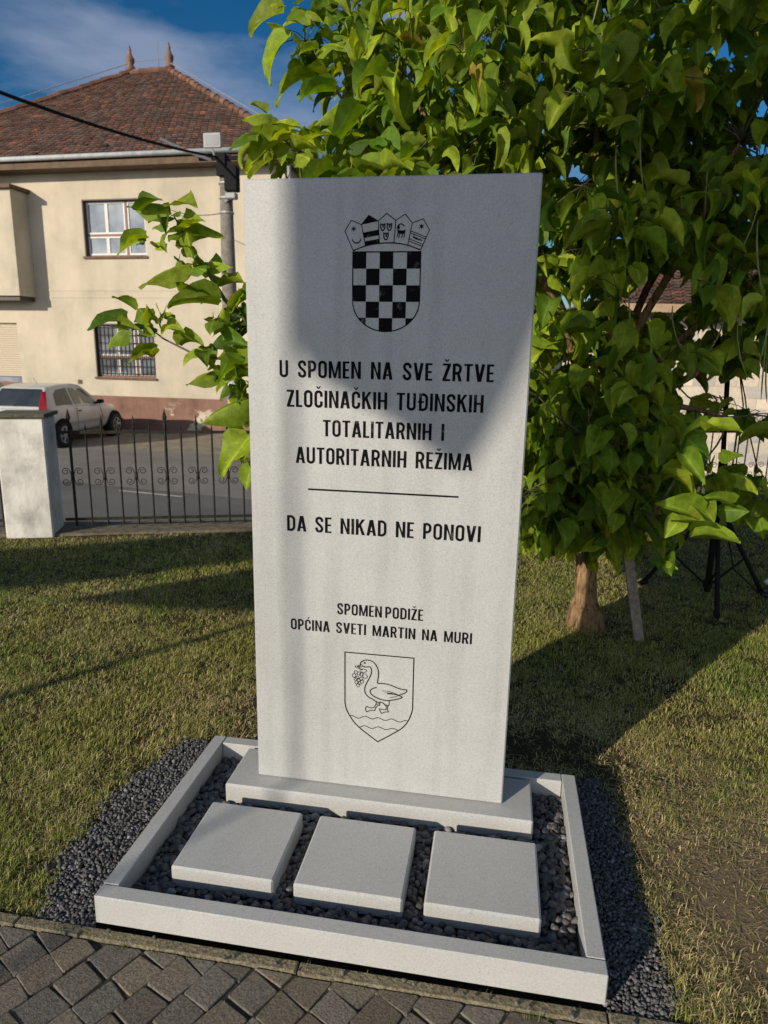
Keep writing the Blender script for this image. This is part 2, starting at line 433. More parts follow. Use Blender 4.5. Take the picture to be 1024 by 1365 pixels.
def smoothpts(p, it=2):
    for _ in range(it):
        q = [p[0]]
        for a, c in zip(p[:-1], p[1:]):
            q += [(a[0]*.75+c[0]*.25, a[1]*.75+c[1]*.25), (a[0]*.25+c[0]*.75, a[1]*.25+c[1]*.75)]
        p = q+[p[-1]]
    return p
S4 = lambda L: [(a/10000, c/10000) for a, c in L]
DUCK={
 'body':[(6543,5773),(6528,5858),(6585,5935),(6686,5988),(6787,6008),(6905,5994),(7023,5927),(7109,5818),(7165,5680),(7184,5556),(7176,5411),(7158,5265),(7143,5147),(7254,5173),(7422,5173),(7591,5147),(7760,5092),(7912,5035),(8063,5015),(8190,5025),(8191,4967),(8133,4896),(8034,4842),(7918,4789)],
 'chest':[(6621,5759),(6689,5730),(6780,5742),(6857,5764),(6915,5716),(6937,5621),(6918,5475),(6863,5325),(6780,5172),(6714,5019),(6692,4871),(6717,4746),(6787,4643),(6890,4574),(7010,4528),(7096,4464),(7165,4434),(7300,4456),(7386,4414),(7445,4340)],
 'wing':[(7128,5001),(7004,4958),(6913,4894),(6887,4819),(6922,4731),(7025,4650),(7196,4577),(7366,4541),(7536,4541),(7704,4577),(7871,4632),(8054,4713),(7986,4753),(7884,4779),(7800,4806),(7665,4810),(7497,4799)],
 'wing2':[(7326,4890),(7495,4901),(7630,4886),(7799,4831),(7918,4782)],
 'wing3':[(7412,4827),(7563,4843),(7698,4832)],
 'wing4':[(7584,4663),(7735,4693),(7868,4751)],
 'beak':[(6542,5816),(6485,5774),(6418,5746),(6326,5730),(6395,5665),(6503,5697),(6621,5752),(6587,5802),(6542,5816)],
 'beak2':[(6418,5721),(6536,5751)],
 'leg1':[(7123,4452),(7105,4347),(7059,4239),(6929,4187),(6775,4237),(6731,4158),(6746,4086),(6778,4022),(6931,4106),(7067,4103),(7093,4198),(7167,4309),(7241,4325),(7249,4436)],
 'leg1b':[(7115,4348),(7250,4400)],
 'leg2':[(7471,4387),(7473,4259),(7475,4185),(7356,4172),(7236,4196),(7255,4113),(7308,4019),(7426,4087),(7561,4110),(7519,4190),(7526,4320),(7579,4399),(7576,4545)],
 'leg2b':[(7445,4340),(7580,4355)],
 'stem':[(6469,5665),(6554,5637),(6622,5626)],
 'leafa':[(6531,5599),(6588,5648),(6690,5651),(6768,5604),(6725,5539),(6624,5514),(6531,5563)],
 'leafb':[(6634,5483),(6716,5466),(6805,5392),(6745,5302),(6649,5322),(6608,5390),(6634,5483)],
 'wave1':[(6159,3815),(6263,3827),(6367,3775),(6488,3729),(6574,3776),(6659,3838),(6745,3855),(6849,3807),(6987,3756),(7089,3809),(7191,3854),(7294,3813),(7397,3766),(7500,3770),(7600,3830),(7685,3858),(7788,3814),(7907,3764),(8009,3761),(8109,3825),(8193,3856),(8254,3819)],
 'wave2':[(6533,3390),(6629,3453),(6732,3480),(6837,3432),(6975,3381),(7077,3434),(7197,3497),(7317,3462),(7438,3409),(7540,3413),(7659,3483),(7744,3493),(7847,3449),(7932,3422)],
 'outline':[(5983,6228),(8402,6228),(8402,5285),(8409,4307),(8356,4063),(8261,3812),(8098,3571),(7932,3422),(7596,3176),(7196,2895),(6840,3143),(6526,3370),(6334,3554),(6159,3815),(6036,4063),(5993,4300),(5983,6228)],
}
GRAPES=[(6376,5504),(6488,5468),(6316,5378),(6422,5298),(6573,5441),(6371,5257),(6474,5213),(6568,5270),(6406,5122),(6502,5107),(6593,5171),(6459,5022)]
CROWN={
 'd1':[(6175,19411),(5912,19966),(6105,20279),(6422,20151),(6551,19556)],
 'd2':[(6551,19556),(6422,20151),(6644,20412),(6937,20245),(6978,19624)],
 'd3':[(6978,19624),(6937,20245),(7186,20459),(7465,20263),(7425,19634)],
 'd4':[(7425,19634),(7465,20263),(7748,20431),(7965,20184),(7845,19569)],
 'd5':[(7845,19569),(7965,20184),(8291,20294),(8484,19983),(8238,19422)],
 'arc':[(6175,19411),(6551,19556),(6978,19624),(7425,19634),(7845,19569),(8238,19422)],
}
# crest with the goose
ink = Ink()
for k, pts in DUCK.items():
    p = S4(pts)
    if k == 'outline':
        ink.stroke(p[:4]+smoothpts(p[3:8], 2)[1:]+p[8:10]+smoothpts(p[10:16], 2)[1:-1]+p[15:16]+[p[0]], .0041, True)
    elif k.startswith('leg'): ink.stroke(p, .0030)
    elif k in ('leafa', 'leafb', 'beak'): ink.stroke(smoothpts(p, 1), .0021)
    elif k.startswith('wave'): ink.stroke(smoothpts(p, 2), .0027)
    elif k.startswith('wing') and k != 'wing': ink.stroke(smoothpts(p, 2), .0021)
    else: ink.stroke(smoothpts(p, 2), .0038)
for a, c in S4(GRAPES): ink.stroke(ink.arcpts(a, c, .0062, .0068, 0, 360, 12)[:-1], .0021, True)
ink.poly(ink.arcpts(.6690, .5884, .0036, .0036, 0, 330, 9))
ink.build('goose_crest', M['fineink'], slab, recalc=False)

# chequered coat of arms with its crown of five small shields
ink = Ink(); ART = Ink()
x0, x1, zt, zs, zb = .6165, .8245, 1.9375, 1.795, 1.7042
xc = (x0+x1)/2; hw = (x1-x0)/2
def bot(x):
    u = min(1, abs(x-xc)/hw); return zs-(zs-zb)*math.sqrt(max(0, 1-u*u)) if u < 1 else zs
cw = (x1-x0)/5; chh = .0482
for i in range(5):
    for j in range(5):
        if (i+j) % 2: continue
        a, c = x0+i*cw, x0+(i+1)*cw; t = zt-j*chh; bt = t-chh
        low = [(a+(c-a)*k/8, max(bt, bot(a+(c-a)*k/8))) for k in range(9)]
        low = [(u, min(z, t)) for u, z in low]
        if all(t-z < .0008 for _, z in low): continue
        ink.poly([(c, t), (a, t)]+low)
outl = [(x0, zt), (x0, zs)]+[(xc-hw*math.cos(rad(q)), zs-(zs-zb)*math.sin(rad(q))) for q in range(10, 171, 10)]+[(x1, zs), (x1, zt)]
ink.stroke(outl, .0036, True)
cr = {k: S4(v) for k, v in CROWN.items()}
for k in ('d1', 'd2', 'd3', 'd4', 'd5'): ink.stroke(cr[k], .0026)
ink.stroke(smoothpts(cr['arc'], 2), .0036)
def star(cx, cz, r):
    for q in range(3):
        w = rad(90+60*q); dx, dz = math.cos(w), math.sin(w)
        ink.poly([(cx+dx*r, cz+dz*r), (cx-dz*r*.28, cz+dx*r*.28), (cx-dx*r, cz-dz*r), (cx+dz*r*.28, cz-dx*r*.28)])
star(.6185, 2.0035, .0095); star(.8245, 2.0085, .0095)
mo = ink.arcpts(.6275, 1.9745, .0145, .0135, 185, 365, 10)+ink.arcpts(.6275, 1.9775, .0125, .0125, 360, 190, 10)
ink.poly(mo)
def lerp(a, c, t): return (a[0]+(c[0]-a[0])*t, a[1]+(c[1]-a[1])*t)
d = cr['d2']; A, B, T, C_, E_ = d       # bottom-left, shoulder-left, tip, shoulder-right, bottom-right
ink.poly([B, C_, T])
for t0, t1 in ((.62, .36), (.20, .0)):
    ink.poly([lerp(A, B, t0), lerp(E_, C_, t0), lerp(E_, C_, t1), lerp(A, B, t1)])
for hx, hz, s in ((.7075, 2.0075, 1), (.7275, 2.0078, 1), (.7175, 1.9815, 1)):
    ink.stroke([(hx-.0065, hz+.009), (hx-.002, hz+.0075), (hx+.002, hz+.0075), (hx+.0065, hz+.009), (hx+.0062, hz-.003), (hx+.002, hz-.0095), (hx-.002, hz-.0095), (hx-.0062, hz-.003)], .0038, True)
    ink.poly([(hx-.0015, hz-.002), (hx+.003, hz-.002), (hx+.003, hz+.005), (hx-.0015, hz+.006)])
# goat
ink.poly([(.7505, 2.0015), (.7560, 1.9985), (.7700, 1.9975), (.7765, 2.0005), (.7760, 1.9905), (.7700, 1.9875), (.7600, 1.9880), (.7530, 1.9925)])
for a, c, e, f in ((.7535, 1.992, .7505, 1.9785), (.7575, 1.990, .7560, 1.9760), (.7665, 1.989, .7650, 1.9765), (.7730, 1.990, .7720, 1.9775)):
    ink.stroke([(a, c), ((a+e)/2+.0012, (c+f)/2), (e, f)], .0030)
ink.poly([(.7500, 2.0030), (.7520, 2.0130), (.7570, 2.0135), (.7600, 2.0065), (.7575, 1.9995)])
ink.stroke(smoothpts([(.7545, 2.0130), (.7620, 2.0165), (.7690, 2.0140), (.7735, 2.0090)], 2), .0034)
d = cr['d5']; A, B, T, C_, E_ = d
for t in (.64, .55, .28, .18): ink.stroke([lerp(A, B, t), lerp(E_, C_, t)], .0024)
p0 = lerp(lerp(A, B, .42), lerp(E_, C_, .42), .18); p1 = lerp(lerp(A, B, .42), lerp(E_, C_, .42), .85)
ink.stroke([p0, lerp(p0, p1, .35), lerp(p0, p1, .6), p1], [.002, .006, .004, .0025]); ink.stroke([lerp(p0, p1, .1), (lerp(p0, p1, .2)[0], p0[1]+.005)], .002); ink.stroke([lerp(p0, p1, .7), (lerp(p0, p1, .9)[0], p1[1]+.004)], .002)
ink.build('coat_of_arms', M['ink'], slab, recalc=False)

# ------------------------------------------------------------------ ground, paving, lawn
GZ = -.72                                  # level of the street, below the lawn
def lawnz(x, y): return 0
def groundmat():
    mt, nt, b = newmat('lawn_soil')
    p = pos(nt); n1 = noise(nt, 2.2, 5, .6, p); n2 = noise(nt, 75, 8, .75, p); n3 = noise(nt, 9, 4, .6, p)
    c1 = ramp(nt, n2.outputs['Fac'], [(.3, (.028, .024, .012)), (.55, (.07, .058, .030)), (.8, (.15, .12, .065))])
    c2 = ramp(nt, n2.outputs['Fac'], [(.3, (.13, .098, .06)), (.55, (.24, .185, .115)), (.8, (.34, .27, .17))])
    # trodden bare earth to the right of the border
    sx = N(nt, 'ShaderNodeVectorMath', operation='DISTANCE'); g = N(nt, 'ShaderNodeNewGeometry')
    mpn = N(nt, 'ShaderNodeMapping'); mpn.inputs['Scale'].default_value = (1.0, .55, 0); nt.links.new(g.outputs['Position'], mpn.inputs['Vector'])
    nt.links.new(mpn.outputs['Vector'], sx.inputs[0]); sx.inputs[1].default_value = (2.02, .33, 0)
    ad = N(nt, 'ShaderNodeMath', operation='MULTIPLY_ADD'); nt.links.new(n3.outputs['Fac'], ad.inputs[0]); ad.inputs[1].default_value = .5; nt.links.new(sx.outputs['Value'], ad.inputs[2])
    mk = ramp(nt, ad.outputs[0], [(.45, 1), (.75, 0)])
    c = mixc(nt, mk.outputs['Color'], c1.outputs['Color'], c2.outputs['Color'])
    nt.links.new(c, b.inputs['Base Color']); b.inputs['Roughness'].default_value = .95; b.inputs['Specular IOR Level'].default_value = .1
    bump(nt, b, n2.outputs['Fac'], .8, .03)
    return mt
M['soil'] = groundmat()
def asphalt(name, lo, hi, sc=60):
    mt, nt, b = newmat(name)
    p = pos(nt); n = noise(nt, sc, 5, .7, p); n2 = noise(nt, .8, 4, .6, p)
    r = ramp(nt, n.outputs['Fac'], [(.3, lo), (.7, hi)]); r2 = ramp(nt, n2.outputs['Fac'], [(.3, .8), (.7, 1.15)])
    c = mixc(nt, 1, r.outputs['Color'], r2.outputs['Color'], 'MULTIPLY')
    nt.links.new(c, b.inputs['Base Color']); b.inputs['Roughness'].default_value = .9; b.inputs['Specular IOR Level'].default_value = .2
    bump(nt, b, n.outputs['Fac'], .4, .01)
    return mt
M['asphalt'] = asphalt('road_asphalt', (.11, .107, .10), (.165, .16, .15))
M['paleasphalt'] = asphalt('pale_asphalt', (.16, .15, .135), (.25, .235, .21), 25)
M['yard'] = asphalt('yard_concrete', (.17, .15, .115), (.33, .285, .21), 3)
M['far'] = asphalt('far_ground', (.06, .07, .035), (.12, .12, .06), .5)

def sheet(name, poly, z, mat, kind='structure', zf=None):
    b = MB(); b.add([(x, y, z) for x, y in poly], [tuple(range(len(poly)))]); o = b.build(name, mat, recalc=False); return tag(o, kind=kind)
sheet('ground', [(-400, -400), (400, -400), (400, 400), (-400, 400)], GZ-.012, M['far'])
FA = rad(19.0); FD = Vector((math.cos(FA), math.sin(FA), 0)); FN = Vector((-math.sin(FA), math.cos(FA), 0)); F0 = Vector((-2.85, 4.03, 0))
def fpt(s, n, z=0): q = F0+FD*s+FN*n; return (q.x, q.y, z)
def strip(name, n0a, n0b, n1a, n1b, sa, sb, z, mat):   # strip between two lines running along the street
    return sheet(name, [fpt(sa, n0a)[:2], fpt(sb, n0b)[:2], fpt(sb, n1b)[:2], fpt(sa, n1a)[:2]], z, mat)
# street: dark asphalt strip, lighter asphalt strip, paved yard before the house
RA = rad(-9.5)
def rpt(s, n): return (-2.73+math.cos(RA)*s-math.sin(RA)*n, 8.81+math.sin(RA)*s+math.cos(RA)*n)
sheet('road', [rpt(-40, -9), rpt(60, -9), rpt(60, 0), rpt(-40, 0)], GZ, M['asphalt'])
b = MB(); pts_a = []; pts_b = []
for i in range(81):
    s = -40+100*i/80; pts_a.append((*rpt(s, 0), GZ+.003)); q = rpt(s, 3.9+R.uniform(-.12, .12)); pts_b.append((q[0], q[1]+.00*s, GZ+.003))
b.add(pts_a+pts_b, [(i, i+1, 82+i, 81+i) for i in range(80)]); tag(b.build('road_pale_strip', M['paleasphalt'], recalc=False), kind='structure')
b = MB()
for i in range(80): pass
pts_c = [(*rpt(-40+100*i/80, 14), GZ+.003) for i in range(81)]
b.add([(x, y, z) for x, y, z in pts_b]+pts_c, [(i, i+1, 82+i, 81+i) for i in range(80)]); tag(b.build('pavement', M['yard'], recalc=False), kind='structure')
M['paint'] = simple('road_paint', (.5, .5, .47), .8, var=.3, scale=8)
sheet('road_marking', [rpt(-2.45, -.28), rpt(-1.2, -.28), rpt(-1.2, -.22), rpt(-2.45, -.22)], GZ+.004, M['paint'])

# lawn: raised plot held by a low wall line under the fence
b = MB()
corners = [(-9, -.012), (9, -.012), fpt(13, .28)[:2], fpt(-7, .28)[:2]]
gx = 60; gy = 34
def lawn_pt(u, v):
    a = Vector(corners[0]).lerp(Vector(corners[1]), u); c = Vector(corners[3]).lerp(Vector(corners[2]), u); return a.lerp(c, v)
vs = []
for j in range(gy+1):
    for i in range(gx+1):
        q = lawn_pt(i/gx, j/gy); h = .012*math.sin(q.x*2.3+q.y*1.1)*math.sin(q.y*1.9-q.x*.7)
        inside = -.1 < q.x < 1.6 and q.y < 1.1
        vs.append((q.x, q.y, -.028+(0 if inside else h)))
fs = [(j*(gx+1)+i, j*(gx+1)+i+1, (j+1)*(gx+1)+i+1, (j+1)*(gx+1)+i) for j in range(gy) for i in range(gx)]
b.add(vs, fs)
tag(b.build('lawn', M['soil'], recalc=False, smooth=True), kind='structure')
M['oldconcrete'] = simple('old_concrete', (.115, .096, .062), .95, var=.55, scale=14, bmp=.5)
def retaining():
    b = MB(); n = 60
    prof = [(-.16, -.03), (-.15, -.005), (.22, .0), (.30, -.01), (.31, GZ-.05)]
    for i in range(n+1):
        s = -8+22*i/n
        b.v += [fpt(s, a+R.uniform(-.012, .012), z+(R.uniform(-.006, .006) if z > -.1 else 0)) for a, z in prof]
    k = len(prof)
    for i in range(n):
        for q in range(k-1): b.f.append((i*k+q, i*k+q+1, (i+1)*k+q+1, (i+1)*k+q)); b.c.append(None)
    return tag(b.build('fence_footing', M['oldconcrete']), 'low worn concrete footing running under the iron fence', 'footing')
retaining()

# concrete edging strip and diagonal stone setts
M['edging'] = simple('mossy_edging', (.185, .16, .105), .95, var=.55, scale=110, bmp=.8, spec=.15)
b = MB(); xs = [-6, -5, -4, -3, -2.2, -1.24, -.24, .62, 1.445, 2.45, 3.45, 4.5, 6, 8]
for a, c in zip(xs[:-1], xs[1:]): b.box(a+.002, c-.002, -.041+R.uniform(-.001, .001), -.003, -.12, -.0115+R.uniform(-.0015, .0015), bev=.004)
tag(b.build('kerb', M['edging']), kind='structure')
M['joint'] = simple('joint_soil', (.034, .029, .018), .95, var=.6, scale=60, bmp=.6)
sheet('path', [(-9, -9), (9, -9), (9, -.040), (-9, -.040)], -.0225, M['joint'])
M['sett'] = tinted('grey_setts', .62, 150, .95, 1.0, .004, .15)
def clip(poly, ymax):
    o = []
    for i in range(len(poly)):
        a, c = poly[i], poly[(i+1) % len(poly)]
        if a[1] <= ymax: o.append(a)
        if (a[1] <= ymax) != (c[1] <= ymax):
            t = (ymax-a[1])/(c[1]-a[1]); o.append((a[0]+(c[0]-a[0])*t, ymax))
    return o
def setts():
    b = MB(); th = rad(61); ux, uy = math.cos(th), math.sin(th); nx, ny = -uy, ux
    v = -2.6
    while v < 2.2:
        wd = R.uniform(.094, .107); u = -3.2+R.uniform(0, .1)
        while u < 2.2:
            ln = R.choice((.082, .094, .102, .108, .116, .098))*R.uniform(.95, 1.05)
            g = .0022; q = [(u+g, v+g), (u+ln-g, v+g), (u+ln-g, v+wd-g), (u+g, v+wd-g)]
            q = [(a+R.uniform(-.0065, .0055), c+R.uniform(-.0055, .005)) for a, c in q]
            cv = lambda a, c: (.4+a*ux+c*nx+.012*math.sin(a*5+c*2), -.5+a*uy+c*ny+.012*math.sin(a*3-c*4))
            poly = clip([cv(a, c) for a, c in q], -.045); u += ln
            if len(poly) < 3 or min(p[1] for p in poly) < -2.2 or not (-2.2 < poly[0][0] < 3.4): continue
            cx = sum(p[0] for p in poly)/len(poly); cy = sum(p[1] for p in poly)/len(poly)
            ar = abs(sum(poly[i][0]*poly[(i+1) % len(poly)][1]-poly[(i+1) % len(poly)][0]*poly[i][1] for i in range(len(poly))))/2
            if ar < .0008: continue
            # rounded corners
            rp_ = []
            for i, p in enumerate(poly):
                a, c = poly[i-1], poly[(i+1) % len(poly)]
                for o_, t in ((a, .045), (c, .045)): rp_.append((p[0]+(o_[0]-p[0])*t, p[1]+(o_[1]-p[1])*t))
            n = len(rp_); z = -.0165+R.uniform(-.0025, .0018); tl = (R.uniform(-.03, .03), R.uniform(-.03, .03))
            Z = lambda x, y: z+tl[0]*(x-cx)+tl[1]*(y-cy)
            ins = lambda k: [(cx+(x-cx)*k, cy+(y-cy)*k) for x, y in rp_]
            i1, i2 = ins(.975), ins(.93)
            vs = [(x, y, -.045) for x, y in rp_]+[(x, y, Z(x, y)-.0032) for x, y in rp_]+[(x, y, Z(x, y)-.0012) for x, y in i1]+[(x, y, Z(x, y)) for x, y in i2]+[(cx, cy, Z(cx, cy)+.0006)]
            fs = [(k*n+i, k*n+(i+1) % n, (k+1)*n+(i+1) % n, (k+1)*n+i) for k in range(3) for i in range(n)]+[(3*n+i, 3*n+(i+1) % n, 4*n) for i in range(n)]
            t = R.uniform(.78, 1.2); w = R.uniform(-.008, .008)
            b.add(vs, fs, (.150*t+w, .131*t, .103*t-w))
        v += wd
    return tag(b.build('paving', M['sett']), kind='structure')
setts()

# stones: dark tumbled pebbles inside the border, finer dark chippings outside
def ico(sub):
    import bmesh
    bm = bmesh.new(); bmesh.ops.create_icosphere(bm, subdivisions=sub, radius=1); bm.verts.ensure_lookup_table()
    v = np.array([q.co[:] for q in bm.verts], dtype=np.float32); f = np.array([[q.index for q in g.verts] for g in bm.faces], dtype=np.int32); bm.free(); return v, f
def scatter_stones(name, pts, r0, r1, zbase, sub, mat, smooth, rough, flat=.7, facets=0):
    bv, bf = ico(sub); n = len(pts); nv = len(bv)
    V = np.empty((n, nv, 3), dtype=np.float32); colr = np.empty((n, nv, 3), dtype=np.float32)
    for i in range(n):
        a = NR.normal(size=(3, 3)); q, _ = np.linalg.qr(a)
        d = 1+rough*NR.normal(size=(nv, 1))
        dirs = NR.normal(size=(4, 3)); amp = NR.normal(size=4)*.11
        d = d+np.tanh(bv@dirs.T)@amp[:, None]
        s = np.array([NR.uniform(.8, 1.35), NR.uniform(.7, 1.0), NR.uniform(.5, .85)])
        r = NR.uniform(r0, r1); vv = bv*d*s
        for _ in range(facets):
            fd = NR.normal(size=3); fd /= np.linalg.norm(fd); e = vv@fd; lim = NR.uniform(.52, .80); ov = np.maximum(e-lim, 0); vv = vv-ov[:, None]*fd
        v = vv@q*r; v[:, 2] *= flat
        V[i] = v+np.array([pts[i][0], pts[i][1], zbase+pts[i][2]])
        g = NR.uniform(.6, 1.5); colr[i] = np.array([.088, .086, .086])*g+NR.uniform(-.004, .004, 3)
        if NR.random() < .05: colr[i] = np.array([.20, .20, .205])*NR.uniform(.7, 1.2)
    F = (bf[None]+(np.arange(n)*nv)[:, None, None]).reshape(-1, 3)
    return np_mesh(name, V.reshape(-1, 3), None, F, mat, vcol=colr.reshape(-1, 3), smooth=smooth)
M['pebble'] = tinted('dark_pebbles', .35, 160, .6, .25, .002, .45)
M['chip'] = tinted('dark_chippings', .3, 220, .75, .2, .002, .35)
def in_bed(x, y):
    if not (TK+.006 < x < W_-TK-.006 and TK+.006 < y < D_-TK-.004): return False
    if .165 < x < 1.277 and .565 < y < .815: return False
    for a, c in BX:
        if a-.002 < x < c+.002 and .151 < y < .479: return False
    return True
P = []
step = .0165
for i in range(int(W_/step)):
    for j in range(int(D_/step)):
        x, y = i*step+R.uniform(-.006, .006), j*step+R.uniform(-.006, .006)
        if in_bed(x, y): P.append((x, y, R.uniform(-.010, .010)))
tag(scatter_stones('pebbles', P, .0105, .0195, .020, 3, M['pebble'], False, .02, .85, 7), kind='stuff')
sheet('pebble_bed', [(TK, TK), (W_-TK, TK), (W_-TK, D_-TK), (TK, D_-TK)], .011, M['joint'])
WLT = ((-.1, 0, .2, .46, .8, .95, 1.04, 1.4), (-.19, -.196, -.251, -.28, -.257, -.20, -.12, .1))
WRT = ((-.1, 0, .126, .33, .45, .7, 1.0, 1.4), (1.60, 1.605, 1.626, 1.618, 1.60, 1.585, 1.575, 1.57))
def strip_edges(x, y):
    wl = np.interp(y, WLT[0], WLT[1])+.015*np.sin(np.asarray(y)*17)+.010*np.sin(np.asarray(y)*41)
    wr = np.interp(y, WRT[0], WRT[1])+.012*np.sin(np.asarray(y)*23)
    yb = 1.0+.05*np.sin(np.asarray(x)*4+1)+.02*np.sin(np.asarray(x)*17)
    return wl, wr, yb
def in_strip(x, y):
    if -.004 < x < W_+.004 and -.006 < y < D_+.003: return False
    if y < -.004 or y > 1.22: return False
    wl, wr, yb = strip_edges(x, y)
    return wl < x < wr and (y < D_ or y < yb)
P = []; step = .0085
for i in range(int(2.2/step)):
    for j in range(int(1.25/step)):
        x, y = -.45+i*step+R.uniform(-.004, .004), j*step+R.uniform(-.004, .004)
        if in_strip(x+R.gauss(0, .016), y+abs(R.gauss(0, .02))): P.append((x, y, R.uniform(-.004, .004)))
for _ in range(26): P.append((R.uniform(-.35, 1.75), R.uniform(-.05, -.010), .0125))
for _ in range(160):
    q = R.choice(P[:2000]); P.append((q[0]+R.gauss(0, .05), max(-.04, q[1]+R.gauss(0, .05)), .006))
P = [q for q in P if not (-.004 < q[0] < W_+.004 and -.006 < q[1] < D_+.003)]
tag(scatter_stones('gravel', P, .0048, .0092, -.019, 2, M['chip'], False, .10, .9, 6), kind='stuff')
# ------------------------------------------------------------------ grass
def grassmat():
    mt, nt, b = newmat('grass_blades')
    a = N(nt, 'ShaderNodeAttribute'); a.attribute_name = 'tint'
    nt.links.new(a.outputs['Color'], b.inputs['Base Color']); b.inputs['Roughness'].default_value = .6; b.inputs['Specular IOR Level'].default_value = .25
    tr = N(nt, 'ShaderNodeBsdfTranslucent'); nt.links.new(a.outputs['Color'], tr.inputs['Color'])
    ms = N(nt, 'ShaderNodeMixShader'); ms.inputs[0].default_value = .25
    nt.links.new(b.outputs[0], ms.inputs[1]); nt.links.new(tr.outputs[0], ms.inputs[2])
    nt.links.new(ms.outputs[0], nt.nodes['Material Output'].inputs['Surface'])
    return mt
M['grass'] = grassmat()
def vnoise(x, y, s, seed):
    r = np.random.default_rng(seed); g = r.random((64, 64)); u = (x*s) % 64; v = (y*s) % 64
    i = u.astype(int); j = v.astype(int); fu = u-i; fv = v-j; fu = fu*fu*(3-2*fu); fv = fv*fv*(3-2*fv)
    i1 = (i+1) % 64; j1 = (j+1) % 64
    return (g[i, j]*(1-fu)+g[i1, j]*fu)*(1-fv)+(g[i, j1]*(1-fu)+g[i1, j1]*fu)*fv
def grass():
    n = 2600000
    # more blades close to the viewer, fewer far off
    x = NR.uniform(-5.2, 6.2, n); y = NR.uniform(0.0, 7.0, n)
    d = np.hypot(x-1.09, y+1.53)
    keep = NR.random(n) < np.clip(1.0-(d-1.8)/6.0, .22, 1)
    # fence line, border, chippings, rough field of view
    fn = (x-F0.x)*FN.x+(y-F0.y)*FN.y
    keep &= fn < -.12-.10*vnoise(x, y, 4, 5)
    keep &= ~((x > -.01) & (x < W_+.01) & (y < D_+.01))
    wl, wr, yb = strip_edges(x, y)
    wl = wl+NR.normal(0, .014, n); wr = wr+NR.normal(0, .014, n); yb = yb+NR.normal(0, .02, n)
    keep &= ~((x > wl) & (x < wr) & (y < np.where(y > D_, yb, 9)) & (y < 1.2))
    ang = np.arctan2(x-1.09, y+1.53)
    keep &= (ang > -.95) & (ang < .72)
    # grass thinned round the tree foot and behind the stone
    cl = vnoise(x, y, 5.5, 2)*.35+vnoise(x, y, 14, 3)*.30+vnoise(x, y, 33, 4)*.35
    bare = np.exp(-(((x-2.02)/.45)**2+((y-.45)/.55)**2))*1.15
    bare = np.maximum(bare, .85*np.exp(-(((x-.45)/.75)**2+((y-1.32)/.22)**2)))
    bare = np.maximum(bare, .95*np.exp(-(((x-1.25)/.55)**2+((y-1.25)/.40)**2)))
    bare = np.maximum(bare, .8*np.exp(-((x-1.62)/.14)**2-((y-.8)/.5)**2))
    bare = np.maximum(bare, .9*np.exp(-((fn+.15)/.16)**2))
    bare = np.maximum(bare, .8*np.exp(-(((x-1.75)/.3)**2+((y-2.75)/.2)**2)))
    keep &= NR.random(n) > np.clip(bare*1.35-cl*.75, 0, .94)
    keep &= NR.random(n) < np.clip(-.12+1.75*cl, .10, 1)
    x, y, cl, bare, d, fn = x[keep], y[keep], cl[keep], bare[keep], d[keep], fn[keep]; n = len(x)
    L = NR.uniform(.014, .034, n)*(.40+1.35*cl)*(1-.25*np.clip(bare, 0, 1)); az = NR.uniform(0, 2*np.pi, n); lean = np.abs(NR.normal(.80, .40, n)).clip(.05, 1.45)
    straw = NR.random(n) < np.clip(.30+.50*bare+.45*(vnoise(x, y, 3.1, 8)-.5)+.45*(vnoise(x, y, 11, 21)-.5), .06, .85)
    longs = straw & (NR.random(n) < .02+.22*np.clip(bare, 0, 1)); L[longs] *= NR.uniform(1.5, 3.0, longs.sum()); lean[longs] = NR.uniform(1.15, 1.5, longs.sum())
    lean[straw] = np.clip(lean[straw]+.45, 0, 1.52)
    wd = NR.uniform(.0007, .0014, n)*(1+.14*np.maximum(0, d-2.2))
    ca, sa = np.cos(az), np.sin(az); px, py = -sa*wd, ca*wd
    hz, vt = np.sin(lean), np.cos(lean)
    z0 = -.028+np.where((x > -.1) & (x < 1.6) & (y < 1.1), 0, .012*np.sin(x*2.3+y*1.1)*np.sin(y*1.9-x*.7))
    V = np.empty((n, 5, 3), dtype=np.float32)
    mx_, my_, mz_ = x+ca*hz*L*.5*.7, y+sa*hz*L*.5*.7, z0+L*.5*np.maximum(vt, .12)+.004
    V[:, 0] = np.c_[x-px, y-py, z0]; V[:, 1] = np.c_[x+px, y+py, z0]
    V[:, 2] = np.c_[mx_+px*.8, my_+py*.8, mz_]; V[:, 3] = np.c_[mx_-px*.8, my_-py*.8, mz_]
    V[:, 4] = np.c_[x+ca*hz*L*1.15, y+sa*hz*L*1.15, z0+L*np.maximum(vt*.8, .10)+.003]
    t = NR.uniform(.65, 1.4, (n, 1)); k = vnoise(x, y, 2.0, 31)[:, None]
    green = np.array([[.19, .26, .045]])*(1-k)+np.array([[.36, .34, .085]])*k
    yel = np.array([[.66, .53, .26]])*NR.uniform(.55, 1.25, (n, 1))
    c = np.where(straw[:, None], yel, green*t).astype(np.float32)
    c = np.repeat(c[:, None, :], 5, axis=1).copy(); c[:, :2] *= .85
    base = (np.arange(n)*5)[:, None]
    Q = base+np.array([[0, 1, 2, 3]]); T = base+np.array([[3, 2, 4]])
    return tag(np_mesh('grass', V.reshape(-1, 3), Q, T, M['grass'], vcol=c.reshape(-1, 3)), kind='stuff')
grass()

